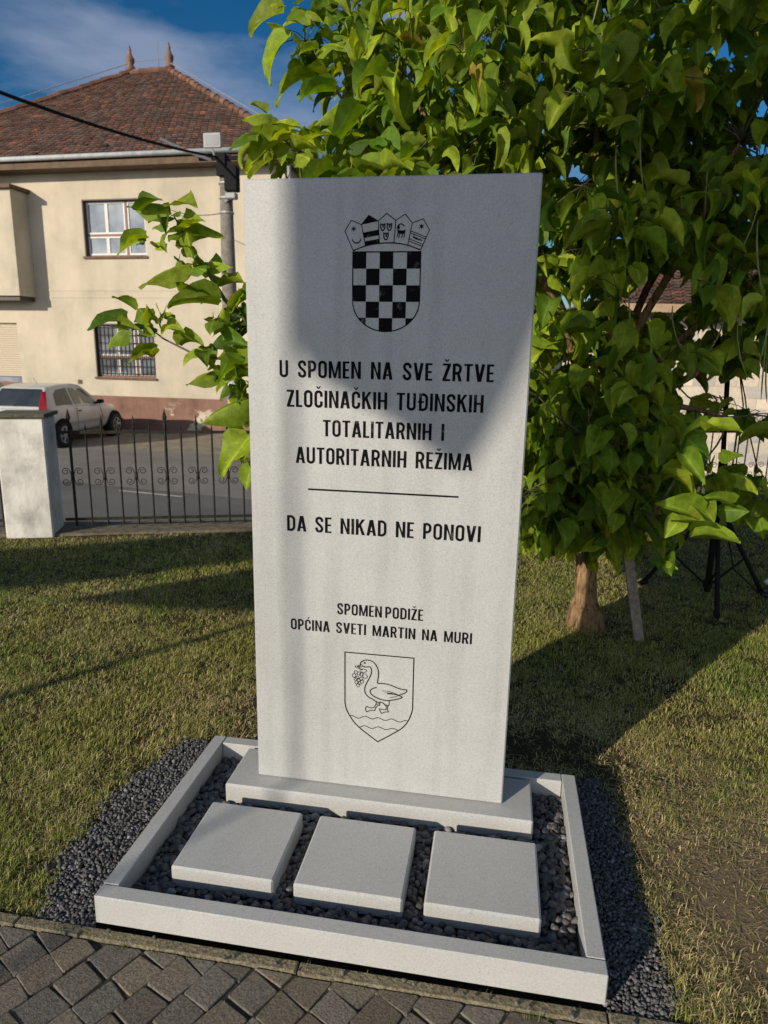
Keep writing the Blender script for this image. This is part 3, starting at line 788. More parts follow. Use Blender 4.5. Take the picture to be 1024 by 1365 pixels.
def bare_patch():
    # dry stalks lying on the trodden earth, and crumbs of soil
    n = 5200; x = NR.normal(2.02, .34, n); y = NR.uniform(.0, 1.5, n); az = NR.uniform(0, 6.28, n); L = NR.uniform(.02, .085, n); w = NR.uniform(.0007, .0016, n)
    keep = (x > 1.60) & (x < 2.9) & (NR.random(n) < -.25+1.6*vnoise(x, y, 9, 41)); x, y, az, L, w = x[keep], y[keep], az[keep], L[keep], w[keep]; n = len(x)
    z = -.024+NR.uniform(0, .008, n); ca, sa = np.cos(az), np.sin(az); V = np.empty((n, 6, 3), dtype=np.float32); bend = NR.normal(0, .25, n)
    for k, t in enumerate((0, .5, 1.0)):
        cx, cy = x+ca*L*t-sa*L*bend*t*t, y+sa*L*t+ca*L*bend*t*t; zz = z+NR.uniform(-.002, .007, n); ww = w*(1-.5*t)
        V[:, 2*k] = np.c_[cx-sa*ww, cy+ca*ww, zz]; V[:, 2*k+1] = np.c_[cx+sa*ww, cy-ca*ww, zz]
    c = np.array([[.50, .40, .21]])*NR.uniform(.4, 1.15, (n, 1)); g = NR.random(n) < .22; c[g] = np.array([.15, .19, .05])*NR.uniform(.7, 1.3, (g.sum(), 1))
    base = (np.arange(n)*6)[:, None]; Q = np.concatenate([base+np.array([[0, 1, 3, 2]]), base+np.array([[2, 3, 5, 4]])])
    tag(np_mesh('dry_stalks', V.reshape(-1, 3), Q, None, M['grass'], vcol=np.repeat(c[:, None], 6, axis=1).reshape(-1, 3)), kind='stuff')
    P = [(R.gauss(2.02, .30), R.uniform(.0, 1.2), R.uniform(-.003, .002)) for _ in range(2600)]; P = [q for q in P if q[0] > 1.66]
    o = scatter_stones('soil_crumbs', P, .002, .0075, -.027, 1, M['crumb'], False, .15, .8, 2); tag(o, kind='stuff')
    a = o.data.attributes['tint']; k = np.array([.19, .145, .09]); m_ = len(a.data); arr = np.ones((m_, 4), dtype=np.float32); arr[:, :3] = k*np.repeat(NR.uniform(.6, 1.35, (m_//12+1, 1)), 12, axis=0)[:m_]; a.data.foreach_set('color', arr.ravel())
M['crumb'] = tinted('soil_crumb', .3, 120, .95, .3, .002, .1)
bare_patch()
def weeds():
    V = []; C = []
    spots = [(1.24, -.062), (1.27, -.058), (.62, -.052), (.30, -.053), (.10, -.053), (.34, -.052), (.80, -.053), (1.52, -.053), (.02, -.30), (.45, -.16), (.75, -.14), (.22, -.12), (1.0, -.16)]
    spots += [(R.uniform(-.4, 1.9), -.053) for _ in range(22)]+[(R.uniform(-.3, 1.7), -.011) for _ in range(14)]
    for k, (x, y) in enumerate(spots):
        big = k < 2
        for _ in range(R.randint(14, 22) if big else R.randint(3, 11)):
            L = R.uniform(.012, .03)*(1.6 if big else .7); az = R.uniform(0, 6.28); ln = R.uniform(.3, 1.4); w = R.uniform(.0006, .0013)
            px, py = -math.sin(az)*w, math.cos(az)*w; bx, by = x+R.gauss(0, .008), y+R.gauss(0, .003)
            V += [(bx-px, by-py, -.022), (bx+px, by+py, -.022), (bx+math.cos(az)*math.sin(ln)*L, by+math.sin(az)*math.sin(ln)*L, -.018+math.cos(ln)*L)]
            c = (.10, .16, .03) if R.random() < .6 else (.24, .2, .07); C += [c]*3
    V = np.array(V); T = np.arange(len(V)).reshape(-1, 3)
    tag(np_mesh('joint_weeds', V, None, T, M['grass'], vcol=np.array(C)), kind='stuff')
weeds()

# ------------------------------------------------------------------ catalpa tree
def leafmat():
    mt, nt, b = newmat('catalpa_leaf')
    a = N(nt, 'ShaderNodeAttribute'); a.attribute_name = 'tint'
    u = N(nt, 'ShaderNodeAttribute'); u.attribute_name = 'leafuv'
    sp = N(nt, 'ShaderNodeSeparateXYZ'); nt.links.new(u.outputs['Vector'], sp.inputs[0])
    ab = N(nt, 'ShaderNodeMath', operation='ABSOLUTE'); nt.links.new(sp.outputs[0], ab.inputs[0])
    mid = ramp(nt, ab.outputs[0], [(.0, 1), (.05, 0)])
    # side veins run obliquely out of the midrib
    mu = N(nt, 'ShaderNodeMath', operation='MULTIPLY_ADD'); nt.links.new(ab.outputs[0], mu.inputs[0]); mu.inputs[1].default_value = -.55; nt.links.new(sp.outputs[1], mu.inputs[2])
    fr = N(nt, 'ShaderNodeMath', operation='MULTIPLY'); nt.links.new(mu.outputs[0], fr.inputs[0]); fr.inputs[1].default_value = 6.5
    f2 = N(nt, 'ShaderNodeMath', operation='FRACT'); nt.links.new(fr.outputs[0], f2.inputs[0])
    vein = ramp(nt, f2.outputs[0], [(.0, .6), (.07, 0)])
    vm = N(nt, 'ShaderNodeMath', operation='MAXIMUM'); nt.links.new(mid.outputs['Color'], vm.inputs[0]); nt.links.new(vein.outputs['Color'], vm.inputs[1])
    p = pos(nt); n = noise(nt, 26, 4, .6, p); rr = ramp(nt, n.outputs['Fac'], [(.3, .68), (.7, 1.28)])
    c0 = mixc(nt, 1, a.outputs['Color'], rr.outputs['Color'], 'MULTIPLY')
    vcol = mixc(nt, 1, c0, (2.3, 2.0, 2.2), 'MULTIPLY')
    vf = N(nt, 'ShaderNodeMath', operation='MULTIPLY'); nt.links.new(vm.outputs[0], vf.inputs[0]); vf.inputs[1].default_value = .55
    c = mixc(nt, vf.outputs[0], c0, vcol)
    g = N(nt, 'ShaderNodeNewGeometry')
    cb = mixc(nt, 1, c, (1.35, 1.25, 1.6), 'MULTIPLY'); cc = mixc(nt, g.outputs['Backfacing'], c, cb)
    nt.links.new(cc, b.inputs['Base Color']); b.inputs['Roughness'].default_value = .58; b.inputs['Specular IOR Level'].default_value = .22
    bump(nt, b, vm.outputs[0], .35, .004)
    tr = N(nt, 'ShaderNodeBsdfTranslucent'); ct = mixc(nt, 1, c, (2.3, 2.0, .5), 'MULTIPLY'); nt.links.new(ct, tr.inputs['Color'])
    ms = N(nt, 'ShaderNodeMixShader'); ms.inputs[0].default_value = .40
    nt.links.new(b.outputs[0], ms.inputs[1]); nt.links.new(tr.outputs[0], ms.inputs[2])
    nt.links.new(ms.outputs[0], nt.nodes['Material Output'].inputs['Surface'])
    return mt
M['leaf'] = leafmat()
def barkmat():
    mt, nt, b = newmat('tree_bark')
    p = pos(nt, (1, 1, .16)); n = noise(nt, 75, 6, .65, p); n2 = noise(nt, 14, 4, .6, pos(nt))
    r = ramp(nt, n.outputs['Fac'], [(.34, (.075, .045, .024)), (.5, (.24, .15, .08)), (.7, (.36, .24, .13))]); r2 = ramp(nt, n2.outputs['Fac'], [(.3, .7), (.7, 1.2)])
    nt.links.new(mixc(nt, 1, r.outputs['Color'], r2.outputs['Color'], 'MULTIPLY'), b.inputs['Base Color']); b.inputs['Roughness'].default_value = .95; b.inputs['Specular IOR Level'].default_value = .1
    bump(nt, b, n.outputs['Fac'], 1.0, .02); return mt
M['bark'] = barkmat()
M['twig'] = simple('green_twig', (.075, .068, .03), .7, var=.3, scale=40)
M['pod'] = simple('seed_pod', (.17, .19, .06), .6, var=.3, scale=30)

ROWS = [(-.07, .20), (.06, .40), (.22, .47), (.42, .43), (.62, .31), (.80, .17), (.92, .07), (1.0, 0.0)]
COLS = [-1, -.5, 0, .5, 1]
class Leaves:
    def __init__(self): self.V = []; self.C = []; self.U = []
    def leaf(self, base, tip_dir, nrm, L, fold, droop, tint, wav=.05):
        y = tip_dir.normalized(); z = (nrm-y*nrm.dot(y)); z = z.normalized() if z.length > 1e-4 else y.orthogonal().normalized(); x = y.cross(z)
        ph = R.uniform(0, 6.3); vs = []; tw = R.uniform(-.25, .25)
        for (t, hw) in ROWS:
            for c in COLS:
                lx = c*hw*.98; f = fold*(1 if abs(c) < .9 else 1.12)
                # droop bends the midrib over, fold lifts or drops the two halves
                ly = t if abs(c) < .1 or t > .1 else t-.04*(1 if abs(c) > .9 else 0)
                a = droop*max(0, ly)
                my = (math.sin(a)/droop if abs(droop) > 1e-3 else ly) if ly > 0 else ly
                mz = -(1-math.cos(a))/droop if abs(droop) > 1e-3 and ly > 0 else 0
                nz_ = abs(lx)*math.sin(f)+wav*math.sin(ph+t*8+c*2.5)*abs(c)+tw*lx*t
                lx2 = lx*math.cos(f)
                q = base+(x*lx2+y*(my+nz_*math.sin(a)*.8)+z*(mz+nz_*math.cos(a)))*L
                vs.append(q[:]); self.U.append((c*hw, t, 0))
        self.V.append(vs); self.C += [tint]*len(vs)
    def build(self, name, parent):
        V = np.array(self.V, dtype=np.float32); n, k, _ = V.shape
        V = V.reshape(-1, 3)-np.array(parent.location, dtype=np.float32)
        nc = len(COLS); q = np.array([(i*nc+j, i*nc+j+1, (i+1)*nc+j+1, (i+1)*nc+j) for i in range(len(ROWS)-1) for j in range(nc-1)])
        Q = (q[None]+(np.arange(n)*k)[:, None, None]).reshape(-1, 4)
        return np_mesh(name, V, Q, None, M['leaf'], parent, vcol=np.array(self.C, dtype=np.float32), smooth=True, uv=np.array(self.U))
def tint_leaf(old=True):
    k = R.random(); t = R.uniform(.65, 1.3)
    a = (.062, .138, .011); c = (.235, .305, .022)
    q = tuple((a[i]*(1-k)+c[i]*k)*t for i in range(3))
    if old and R.random() < .008: q = (.26, .22, .03)
    return q

tree = thing('catalpa_tree', 'leafy young catalpa tree with big heart shaped leaves standing behind the memorial slab', 'tree', (1.70, 2.73, -.03))
TR = Vector((1.70, 2.73, -.03))
def bark_tube(b, pts, rs, n=12, lump=.0):
    o = len(b.v); b.tube(pts, rs, n)
    if lump:
        for i in range(o, len(b.v)):
            x, y, z = b.v[i]; q = Vector((x, y, z)); k = min(range(len(pts)), key=lambda t: (Vector(pts[t])-q).length); c = Vector(pts[k])
            d = q-c; w = math.atan2(d.y, d.x); d *= 1+lump*(math.sin(w*5+z*9)*.5+math.sin(w*3-z*17)*.5+R.uniform(-.4, .4)); b.v[i] = tuple(c+d)
b = MB()
tp = [(1.70, 2.735, -.06), (1.695, 2.735, .0), (1.688, 2.735, .05), (1.680, 2.735, .13), (1.672, 2.74, .25), (1.667, 2.75, .42), (1.67, 2.77, .65), (1.68, 2.80, .95), (1.70, 2.82, 1.25)]
bark_tube(b, tp, [.105, .095, .08, .070, .064, .062, .06, .062, .05], 20, .10)
for w, l, z in ((205, .075, .02), (165, .07, .05), (20, .075, .0), (330, .085, .0), (250, .06, .0)):
    d = Vector((math.cos(rad(w)), math.sin(rad(w)), 0)); p = Vector((1.69, 2.735, 0))+d*.05
    bark_tube(b, [p+Vector((0, 0, .10+z)), p+d*l*.35+Vector((0, 0, .05+z*.5)), p+d*l*.8+Vector((0, 0, -.04))], [.035, .034, .02], 8, .15)
b.build('trunk', M['bark'], tree, smooth=True)

LV = Leaves(); LIMBS = []; TW = MB(); TIPS = []
def curve(a, c, sag, n=7, wob=.04):
    a, c = Vector(a), Vector(c); L = (c-a).length; o = [a]
    ph = R.uniform(0, 6)
    for i in range(1, n+1):
        t = i/n; q = a.lerp(c, t); q.z += sag*L*math.sin(math.pi*t)
        q += Vector((math.sin(ph+t*5), math.cos(ph*1.7+t*4), 0))*wob*L*.3*(t*(1-t)*4)
        o.append(q)
    return o
CROWN_E = [((1.55, 2.95, 2.75), (1.95, 1.25, 1.25)), ((1.95, 2.85, 1.55), (1.28, 1.0, .85)), ((2.6, 3.1, 2.7), (1.5, 1.2, 1.4)), ((.75, 2.6, 2.75), (1.1, .9, .85)), ((1.62, 2.75, 1.05), (.62, .62, .58)), ((2.55, 2.9, 1.35), (.85, .7, .6)), ((1.5, 2.55, .95), (.45, .4, .40)), ((1.7, 2.9, 3.1), (1.9, 1.1, .9))]
def crown_point():
    while True:
        (c, r) = R.choices(CROWN_E, weights=[(e[1][0]*e[1][1]+e[1][0]*e[1][2])*(3.0 if e[0][2] < 1.2 else 1) for e in CROWN_E])[0]
        v = Vector((R.gauss(0, 1), R.gauss(0, 1), R.gauss(0, 1))).normalized(); s = R.random()**.38
        p = Vector((c[0]+v.x*r[0]*s, c[1]+v.y*r[1]*s, c[2]+v.z*r[2]*s))
        if p.z < .52: continue
        return p, v
GAPS = [((1.95, 2.85, 2.02), (.20, 1.6, .13)), ((2.62, 2.9, 1.50), (.20, 1.3, .16)), ((2.46, 2.9, 1.15), (.14, 1.3, .16)), ((2.85, 2.9, 1.05), (.2, 1.3, .25)),
        ((2.55, 3.0, 3.02), (.22, 1.2, .07)), ((2.40, 3.0, 2.82), (.16, 1.2, .06)), ((2.15, 2.9, 3.3), (.16, 1.2, .06)), ((1.42, 2.8, 2.66), (.10, 1.2, .08)), ((.95, 2.8, 2.63), (.10, 1.2, .07)), ((2.3, 2.9, 1.5), (.10, 1.2, .1)),
        ((1.22, 2.8, 3.15), (.07, 1.2, .07))]
def gapped(p):
    # a gap is a tunnel through the crown seen from about eye height
    for c, r in GAPS:
        t = (p.y-CAM.y)/(c[1]-CAM.y); cx = CAM.x+(c[0]-CAM.x)*t; cz = CAM.z+(c[2]-CAM.z)*t
        if ((p.x-cx)/(r[0]*t))**2+((p.z-cz)/(r[2]*t))**2 < 1: return True
    return False
# limbs
ends = [(1.0, 2.5, 2.3), (.55, 2.55, 2.95), (1.5, 2.4, 3.1), (2.2, 2.5, 2.7), (2.9, 2.9, 2.5), (2.5, 3.4, 3.2), (1.5, 3.5, 3.3), (.9, 3.3, 2.9), (2.6, 2.7, 1.75), (1.1, 2.6, 1.6), (2.2, 2.2, 1.35), (1.55, 2.25, 1.2), (2.4, 3.2, 1.3)]
limb_pts = []
for e in ends:
    b = MB(); st = Vector(tp[R.choice((5, 6, 7, 7, 8))])
    if e[2] > 2: st = Vector(tp[8])
    p = curve(st, e, R.uniform(.02, .12), 9, .12)
    bark_tube(b, p, [.026*(1-.75*i/9)+.003 for i in range(10)], 8, .05); b.build('limb', M['bark'], tree, smooth=True)
    limb_pts += p[2:]
def whorl(p, out, nl, size, shade=1):
    """a twig end carrying a handful of leaves"""
    near = min(limb_pts, key=lambda q: (q-p).length)
    if (near-p).length < .5 and R.random() < .6: TW.tube(curve(near, p, R.uniform(-.10, .14), 6, .3), [.007, .006, .0055, .005, .004, .0035, .002], 5)
    for i in range(nl):
        w = 2*math.pi*i/nl+R.uniform(-.5, .5)
        h = Vector((math.cos(w), math.sin(w), 0)); o2 = Vector((out.x, out.y, 0))
        d = (h*.9+o2*.55+Vector((0, 0, R.uniform(-.25, .45)))).normalized()
        base = p+d*R.uniform(.05, .14)+Vector((0, 0, R.uniform(-.12, .05)))
        if gapped(base+d*.06): continue
        td = (d+Vector((0, 0, -(R.uniform(-.15, .45) if R.random() < .45 else R.uniform(.4, 1.2))))).normalized(); nn = (Vector((0, 0, 1))+d*R.uniform(.1, .8)+Vector((R.uniform(-.5, .5), R.uniform(-.5, .5), 0))).normalized()
        LV.leaf(base, td, nn, size*R.uniform(.55, 1.45), R.choice((R.uniform(.2, 1.25), R.uniform(-1.1, -.1), R.uniform(.5, 1.25))), R.uniform(.2, 2.1), tint_leaf(), R.uniform(.02, .09))
        if R.random() < .6: TW.tube([p, (p+base)/2+Vector((0, 0, .012)), base], .0022, 4)
for _ in range(1450):
    p, out = crown_point()
    # the upper left edge of the crown is loose, with sky between the sprays
    if p.x < .25 and R.random() < .45: continue
    if gapped(p): continue
    # thinner low on the right, where the wall beyond shows through
    if p.x > 2.0 and p.z < 1.95 and R.random() < .50: continue
    whorl(p, out, R.choice((5, 6, 7, 8)), .134)

def ray_at(px, py, Y):
    d = cf_+cr_*((px-512)/917.26)-cu_*((py-682.5)/917.26)
    return CAM+d*((Y-CAM.y)/d.y)
# sprays that stand clear of the crown, leaf by leaf: (base, tip) as seen, set at their own depth in the tree
def spray(leaves, ox, oy, sc, Y, dy=.12, k=1.0, extra=0):
    more = []
    for _ in range(extra):
        bx, by, tx, ty = R.choice(leaves); more.append((bx+R.uniform(-25, 25), by+R.uniform(-25, 25), bx+R.uniform(-70, 60), by+R.uniform(-25, 80)))
    for bx, by, tx, ty in list(leaves)+more:
        yb = Y+R.uniform(-dy, dy); B = ray_at(ox+bx*sc, oy+by*sc, yb); T = ray_at(ox+tx*sc, oy+ty*sc, yb-R.uniform(.02, .14))
        d = T-B; L = d.length*R.uniform(.95, 1.1)*k
        nn = Vector((R.uniform(-.4, .3), R.uniform(-1.0, -.25), R.uniform(.55, 1.1)))
        LV.leaf(B, d+Vector((0, 0, .25*L)), nn, L, R.choice((R.uniform(.3, 1.1), R.uniform(-.9, -.2))), R.uniform(.25, 1.1), tint_leaf(False), R.uniform(.04, .10))
LEFT = [(770,520,690,600),(775,600,700,640),(720,610,690,680),(640,600,610,660),(770,640,720,700),(740,770,640,760),(775,760,700,800),(770,840,720,900),(750,880,690,930),(780,900,730,960),(780,1000,740,1050),(790,1060,750,1010),(790,1180,750,1240),(785,1210,735,1230),(340,255,210,340),(520,365,280,460),(640,540,390,545),(290,560,178,500),(250,600,75,660),(250,640,115,735),(380,745,250,805),(430,110,235,100),(470,110,555,130),(520,290,630,230),(580,365,705,340),(590,400,680,380),(490,350,510,420),(450,160,330,170),(470,200,380,240),(500,220,585,195),(365,600,330,520),(400,590,430,570),(430,640,505,655),(500,715,580,680),(580,760,485,805),(660,820,495,885),(670,565,620,690),(700,670,585,730),(760,800,630,870),(785,850,660,890),(785,950,545,1075),(785,1120,665,1310),(700,885,660,965),(770,490,720,560),(670,460,765,455),(380,270,430,280),(750,560,775,620),(800,1240,765,1360),(600,750,590,800),(320,130,400,80),(400,140,440,90),(760,740,680,745),(750,930,780,1000),(430,190,340,200),(470,230,440,270),(440,640,400,680),(300,620,370,650),(330,660,380,690),(560,360,540,300),(560,470,460,450),(620,480,560,480),(720,600,640,600),(740,700,800,640),(680,690,760,720)]
spray(LEFT, 90, 240, .3077, 1.85, .12, .90, 42)
TOPL = [(320,75,85,185),(350,220,165,465),(490,440,240,540),(640,590,520,730),(790,670,590,890),(860,600,1000,850),(400,330,375,415),(560,430,430,400),(610,520,400,570),(860,500,670,560),(350,790,85,1000),(360,830,200,770),(180,750,0,800),(250,650,80,660),(300,690,390,670),(230,640,130,590),(330,30,250,0),(420,60,330,140),(470,60,560,90),(560,110,640,160),(700,110,640,90),(760,130,880,160),(480,240,360,300),(520,280,420,310),(560,260,650,260),(800,220,700,300),(700,300,600,350),(900,180,1010,230),(420,20,520,-40),(620,20,700,60),(330,720,400,780),(370,740,420,720),(420,860,560,820),(480,800,620,740),(700,820,860,800),(880,800,1000,960),(920,640,1010,560),(640,200,740,230)]
spray(TOPL, 300, 0, .2344, 2.25, .12, .92, 20)
RLIT = [(440,190,240,270),(470,250,790,300),(270,330,450,520),(240,480,375,770),(40,645,330,850),(600,420,785,525),(60,930,340,1060),(190,1085,60,1270),(190,1080,410,1150),(330,1060,60,985),(570,990,830,1050),(380,950,500,1095),(640,950,470,900),(320,1260,750,1350),(30,1470,170,1520),(30,1470,90,1640),(150,430,0,560)]
spray(RLIT, 880, 540, .1406, 1.66, .05)
RTOP = [(580,900,430,1040),(380,980,235,1100),(460,1080,370,1130),(590,1050,460,1140),(430,1150,150,1195),(900,560,940,690),(930,330,1020,230),(790,400,890,350),(780,400,770,490)]
spray(RTOP, 700, 220, .1953, 2.3)
RDARK = [(480,90,600,330),(600,380,720,560),(720,520,640,700),(560,300,420,470),(420,700,560,860),(300,620,180,800),(860,500,960,700),(800,740,930,900),(960,640,1020,420)]
spray(RDARK, 880, 380, .1406, 2.4)
for a, c, r in (((1.10, 2.45, 1.45), (-.02, 1.90, 1.62), .016), ((-.02, 1.90, 1.62), (-.235, 1.85, 1.76), .010), ((-.02, 1.90, 1.55), (-.28, 1.86, 1.60), .010), ((1.12, 2.4, 1.3), (.1, 1.95, 1.25), .012)):
    pass
def stem(pts, r0, r1):
    b = MB(); n = len(pts); b.tube(pts, [r0+(r1-r0)*i/(n-1) for i in range(n)], 7); b.build('limb', M['twig'], tree, smooth=True)
Yl = 1.85
q0 = Vector(tp[7]); A1 = ray_at(360, 455, Yl+.06); A2 = ray_at(372, 505, Yl+.06)
stem([q0, Vector((1.2, 2.4, 1.38)), Vector((.55, 2.05, 1.55)), A1, ray_at(327, 425, Yl), ray_at(300, 400, Yl), ray_at(275, 360, Yl), ray_at(252, 325, Yl), ray_at(232, 288, Yl)], .022, .0035)
stem([Vector((.55, 2.05, 1.55)), A2, ray_at(311, 480, Yl), ray_at(265, 475, Yl), ray_at(219, 452, Yl), ray_at(182, 424, Yl)], .010, .003)
stem([Vector((.55, 2.05, 1.55)), ray_at(375, 600, Yl), ray_at(345, 560, Yl), ray_at(330, 530, Yl)], .008, .003)
stem([Vector((.55, 2.05, 1.55)), ray_at(385, 660, Yl), ray_at(345, 630, Yl), ray_at(333, 600, Yl)], .008, .003)
stem([Vector((1.0, 2.5, 2.3)), ray_at(490, 165, 2.3), ray_at(455, 130, 2.27), ray_at(430, 95, 2.27), ray_at(412, 50, 2.27)], .012, .003)
stem([Vector((1.0, 2.5, 2.3)), ray_at(430, 220, 2.3), ray_at(390, 195, 2.27), ray_at(355, 170, 2.27)], .010, .003)
stem([Vector(tp[6]), Vector((1.85, 2.2, .85)), ray_at(870, 690, 1.75), ray_at(900, 640, 1.7), ray_at(925, 590, 1.68)], .014, .004)
stem([Vector((1.85, 2.2, .85)), ray_at(880, 720, 1.75), ray_at(930, 700, 1.7)], .008, .003)
TW.build('twigs', M['twig'], tree, smooth=True)
LV.build('foliage', tree)
def pods():
    for k in range(34):
        p, _ = crown_point()
        if k < 20: p = Vector((R.uniform(1.5, 2.6), R.uniform(2.0, 2.4), R.uniform(1.75, 2.7)))
        b = MB(); L = R.uniform(.20, .34); dx, dy = R.uniform(-.03, .03), R.uniform(-.03, .03)
        b.tube([p+Vector((dx*t*3*t, dy*t, -L*t)) for t in (0, .12, .3, .6, .85, 1)], [.0022, .0032, .0042, .0042, .0034, .0012], 5); b.build('seed_pod', M['pod'], tree, smooth=True)
pods()

# stake, tripod stand
M['wood'] = simple('weathered_stake', (.19, .16, .125), .85, var=.4, scale=35, bmp=.4)
b = MB(); a = Vector((1.998, 2.554, -.08)); c = Vector((1.80, 2.72, .95))
ax = (c-a).normalized(); s1_ = ax.cross(Vector((0, 1, 0))).normalized()*.028; s2_ = ax.cross(s1_).normalized()*.022
vs = [p+s1_*i+s2_*j for p in (a, c) for i, j in ((-1, -1), (1, -1), (1, 1), (-1, 1))]
b.add(vs, [(0, 1, 2, 3), (7, 6, 5, 4)]+[(i, (i+1) % 4, (i+1) % 4+4, i+4) for i in range(4)])
tag(b.build('wooden_stake', M['wood']), 'weathered grey wooden stake leaning towards the tree trunk', 'stake')
M['blackmetal'] = simple('black_powder_coat', (.010, .010, .011), .8, var=.3, scale=60, spec=.15)
TP = Vector((2.60, 3.42, -.03))
stand = thing('tripod_stand', 'black tripod stand with braced legs at the right behind the tree', 'stand', TP)
b = MB(); b.tube([TP+Vector((0, 0, .06)), TP+Vector((-.005, 0, .95))], .022, 10); b.build('pole', M['blackmetal'], stand, smooth=True)
b = MB(); b.tube([TP+Vector((-.005, 0, .95)), TP+Vector((-.05, 0, 1.60))], .016, 10); b.build('extension_pole', M['blackmetal'], stand, smooth=True)
b = MB(); b.lathe([(.03, 0), (.034, .01), (.034, .09), (.03, .10)], TP+Vector((0, 0, .60)), 12); b.build('hub', M['blackmetal'], stand)
b = MB(); b.lathe([(.028, 0), (.03, .01), (.03, .12), (.026, .13)], TP+Vector((-.005, 0, .86)), 12); b.tube([TP+Vector((0, 0, .93)), TP+Vector((.06, -.03, .95))], .012, 8); b.tube([TP+Vector((.05, -.03, .93)), TP+Vector((.06, -.03, .98))], .016, 8); b.build('collar', M['blackmetal'], stand)
b = MB(); b.lathe([(.028, 0), (.03, .005), (.03, .05), (.026, .055)], TP+Vector((0, 0, .09)), 12); b.build('brace_collar', M['blackmetal'], stand)
for f in ((-.035, -.38, .0), (.43, .17, .02), (-.40, .22, .0)):
    f = Vector(f); e = Vector((f.x*.1, f.y*.1, .64)); foot = TP+Vector((f.x, f.y, .01))
    b = MB(); b.tube([TP+e, foot], .0165, 8); lg = b.build('leg', M['blackmetal'], stand, smooth=True)
    b = MB(); mid = (TP+e).lerp(foot, .55); b.tube([TP+Vector((f.x*.06, f.y*.06, .115)), mid], .008, 6); b.build('brace', M['blackmetal'], lg, smooth=True)
    b = MB(); b.tube([foot+Vector((f.x*-.08, f.y*-.08, .03)), foot+Vector((f.x*.05, f.y*.05, -.01))], .021, 8); b.build('rubber_foot', M['blackmetal'], lg)
M['lens'] = simple('dark_lens', (.03, .025, .045), .15, var=.2)
lamp = thing('spotlight', 'black spotlight on top of the tripod stand, half hidden by leaves', 'spotlight', TP+Vector((-.05, 0, 1.60)))
LP = TP+Vector((-.05, 0, 1.62))
b = MB(); b.lathe([(.045, -.12), (.075, -.10), (.085, -.02), (.10, .06), (.105, .10), (.098, .10)], LP+Vector((0, -.02, .10)), 18, 'y'); b.build('lamp_body', M['blackmetal'], lamp, smooth=True)
b = MB(); b.lathe([(.092, 0), (.06, .004)], LP+Vector((0, .085, .10)), 18, 'y'); b.build('lens', M['lens'], lamp)
b = MB(); b.tube([LP+Vector((-.125, 0, .12)), LP+Vector((-.125, 0, -.01)), LP+Vector((.125, 0, -.01)), LP+Vector((.125, 0, .12))], .009, 6); b.build('yoke', M['blackmetal'], lamp)
b = MB(); b.tube([LP+Vector((.06, 0, .02)), LP+Vector((.13, .02, -.25)), LP+Vector((.13, .0, -.7)), LP+Vector((.12, -.02, -1.1)), LP+Vector((.20, -.02, -1.38)), LP+Vector((.36, -.05, -1.52)), LP+Vector((.8, -.05, -1.61)), LP+Vector((1.3, .1, -1.635))], .0045, 6)
tag(b.build('power_cable', M['blackmetal'], smooth=True), 'black cable hanging straight down beside the tripod stand to the grass', 'cable')
b = MB(); b.tube([LP+Vector((.06, 0, .02)), LP+Vector((.135, .02, -.2)), LP+Vector((.19, .0, -.45)), LP+Vector((.27, .02, -.66)), LP+Vector((.42, .05, -.85)), LP+Vector((.75, .1, -1.1))], .0045, 6)
tag(b.build('power_cable', M['blackmetal'], smooth=True), 'black cable slanting away to the right from the spotlight', 'cable')
M['navy'] = simple('navy_plastic', (.02, .025, .06), .3, var=.2); M['whiteplastic'] = simple('white_plastic', (.6, .6, .63), .5, var=.1)
b = MB(); b.tube([(3.00, 3.50, .0), (3.03, 3.50, .012), (3.10, 3.51, .012), (3.15, 3.52, .002)], [.016, .028, .028, .018], 10); b.tube([(3.11, 3.51, .012), (3.14, 3.515, .012)], .033, 10)
tag(b.build('plug_connector', M['navy'], smooth=True), 'small dark blue connector lying in the grass by the tripod foot', 'connector')
b = MB(); b.tube([(3.06, 3.66, .05), (3.09, 3.66, .06), (3.18, 3.665, .05), (3.30, 3.67, .05)], [.012, .03, .032, .03], 10)
tag(b.build('plug_connector', M['whiteplastic'], smooth=True), 'small white connector behind the right tripod foot at the edge', 'connector')
# ------------------------------------------------------------------ iron fence with scrolls, gate pillar
M['iron'] = simple('fence_iron', (.022, .020, .017), .8, var=.6, scale=25, spec=.2)
PIT = .138
def picket_mesh(h, r, spear):
    b = MB(); zs = [.03, .12, .25, .4, .55, .7, h-.12]
    b.tube([(0, 0, z) for z in zs], r, 4)
    if spear: b.lathe([(r*.8, 0), (r*1.2, .012), (r*.7, .02), (r*1.7, .045), (r*1.2, .075), (.0008, .13)], (0, 0, h-.125), 6)
    else: b.tube([(0, 0, h-.12), (0, 0, h-.03)], r*.95, 4); b.lathe([(r*.9, 0), (r*.5, .02), (.0008, .045)], (0, 0, h-.032), 5)
    return b
def scroll_mesh():
    b = MB()
    for sx in (-1, 1):
        for sz in (-1, 1):
            pts = []
            for i in range(19):
                t = i/18; w = rad(-10+t*470); r = .036*(1-.70*t)
                pts.append((sx*(.058+.0-r*math.cos(w+.5)*1.0), 0, sz*(.048+r*math.sin(w+.5)*.95)))
            pts = [(0, 0, sz*.006)]+[(sx*.012, 0, sz*.020)]+pts
            b.tube(pts, .0034, 4)
    b.box(-.014, .014, -.009, .009, -.03, .03)
    return b
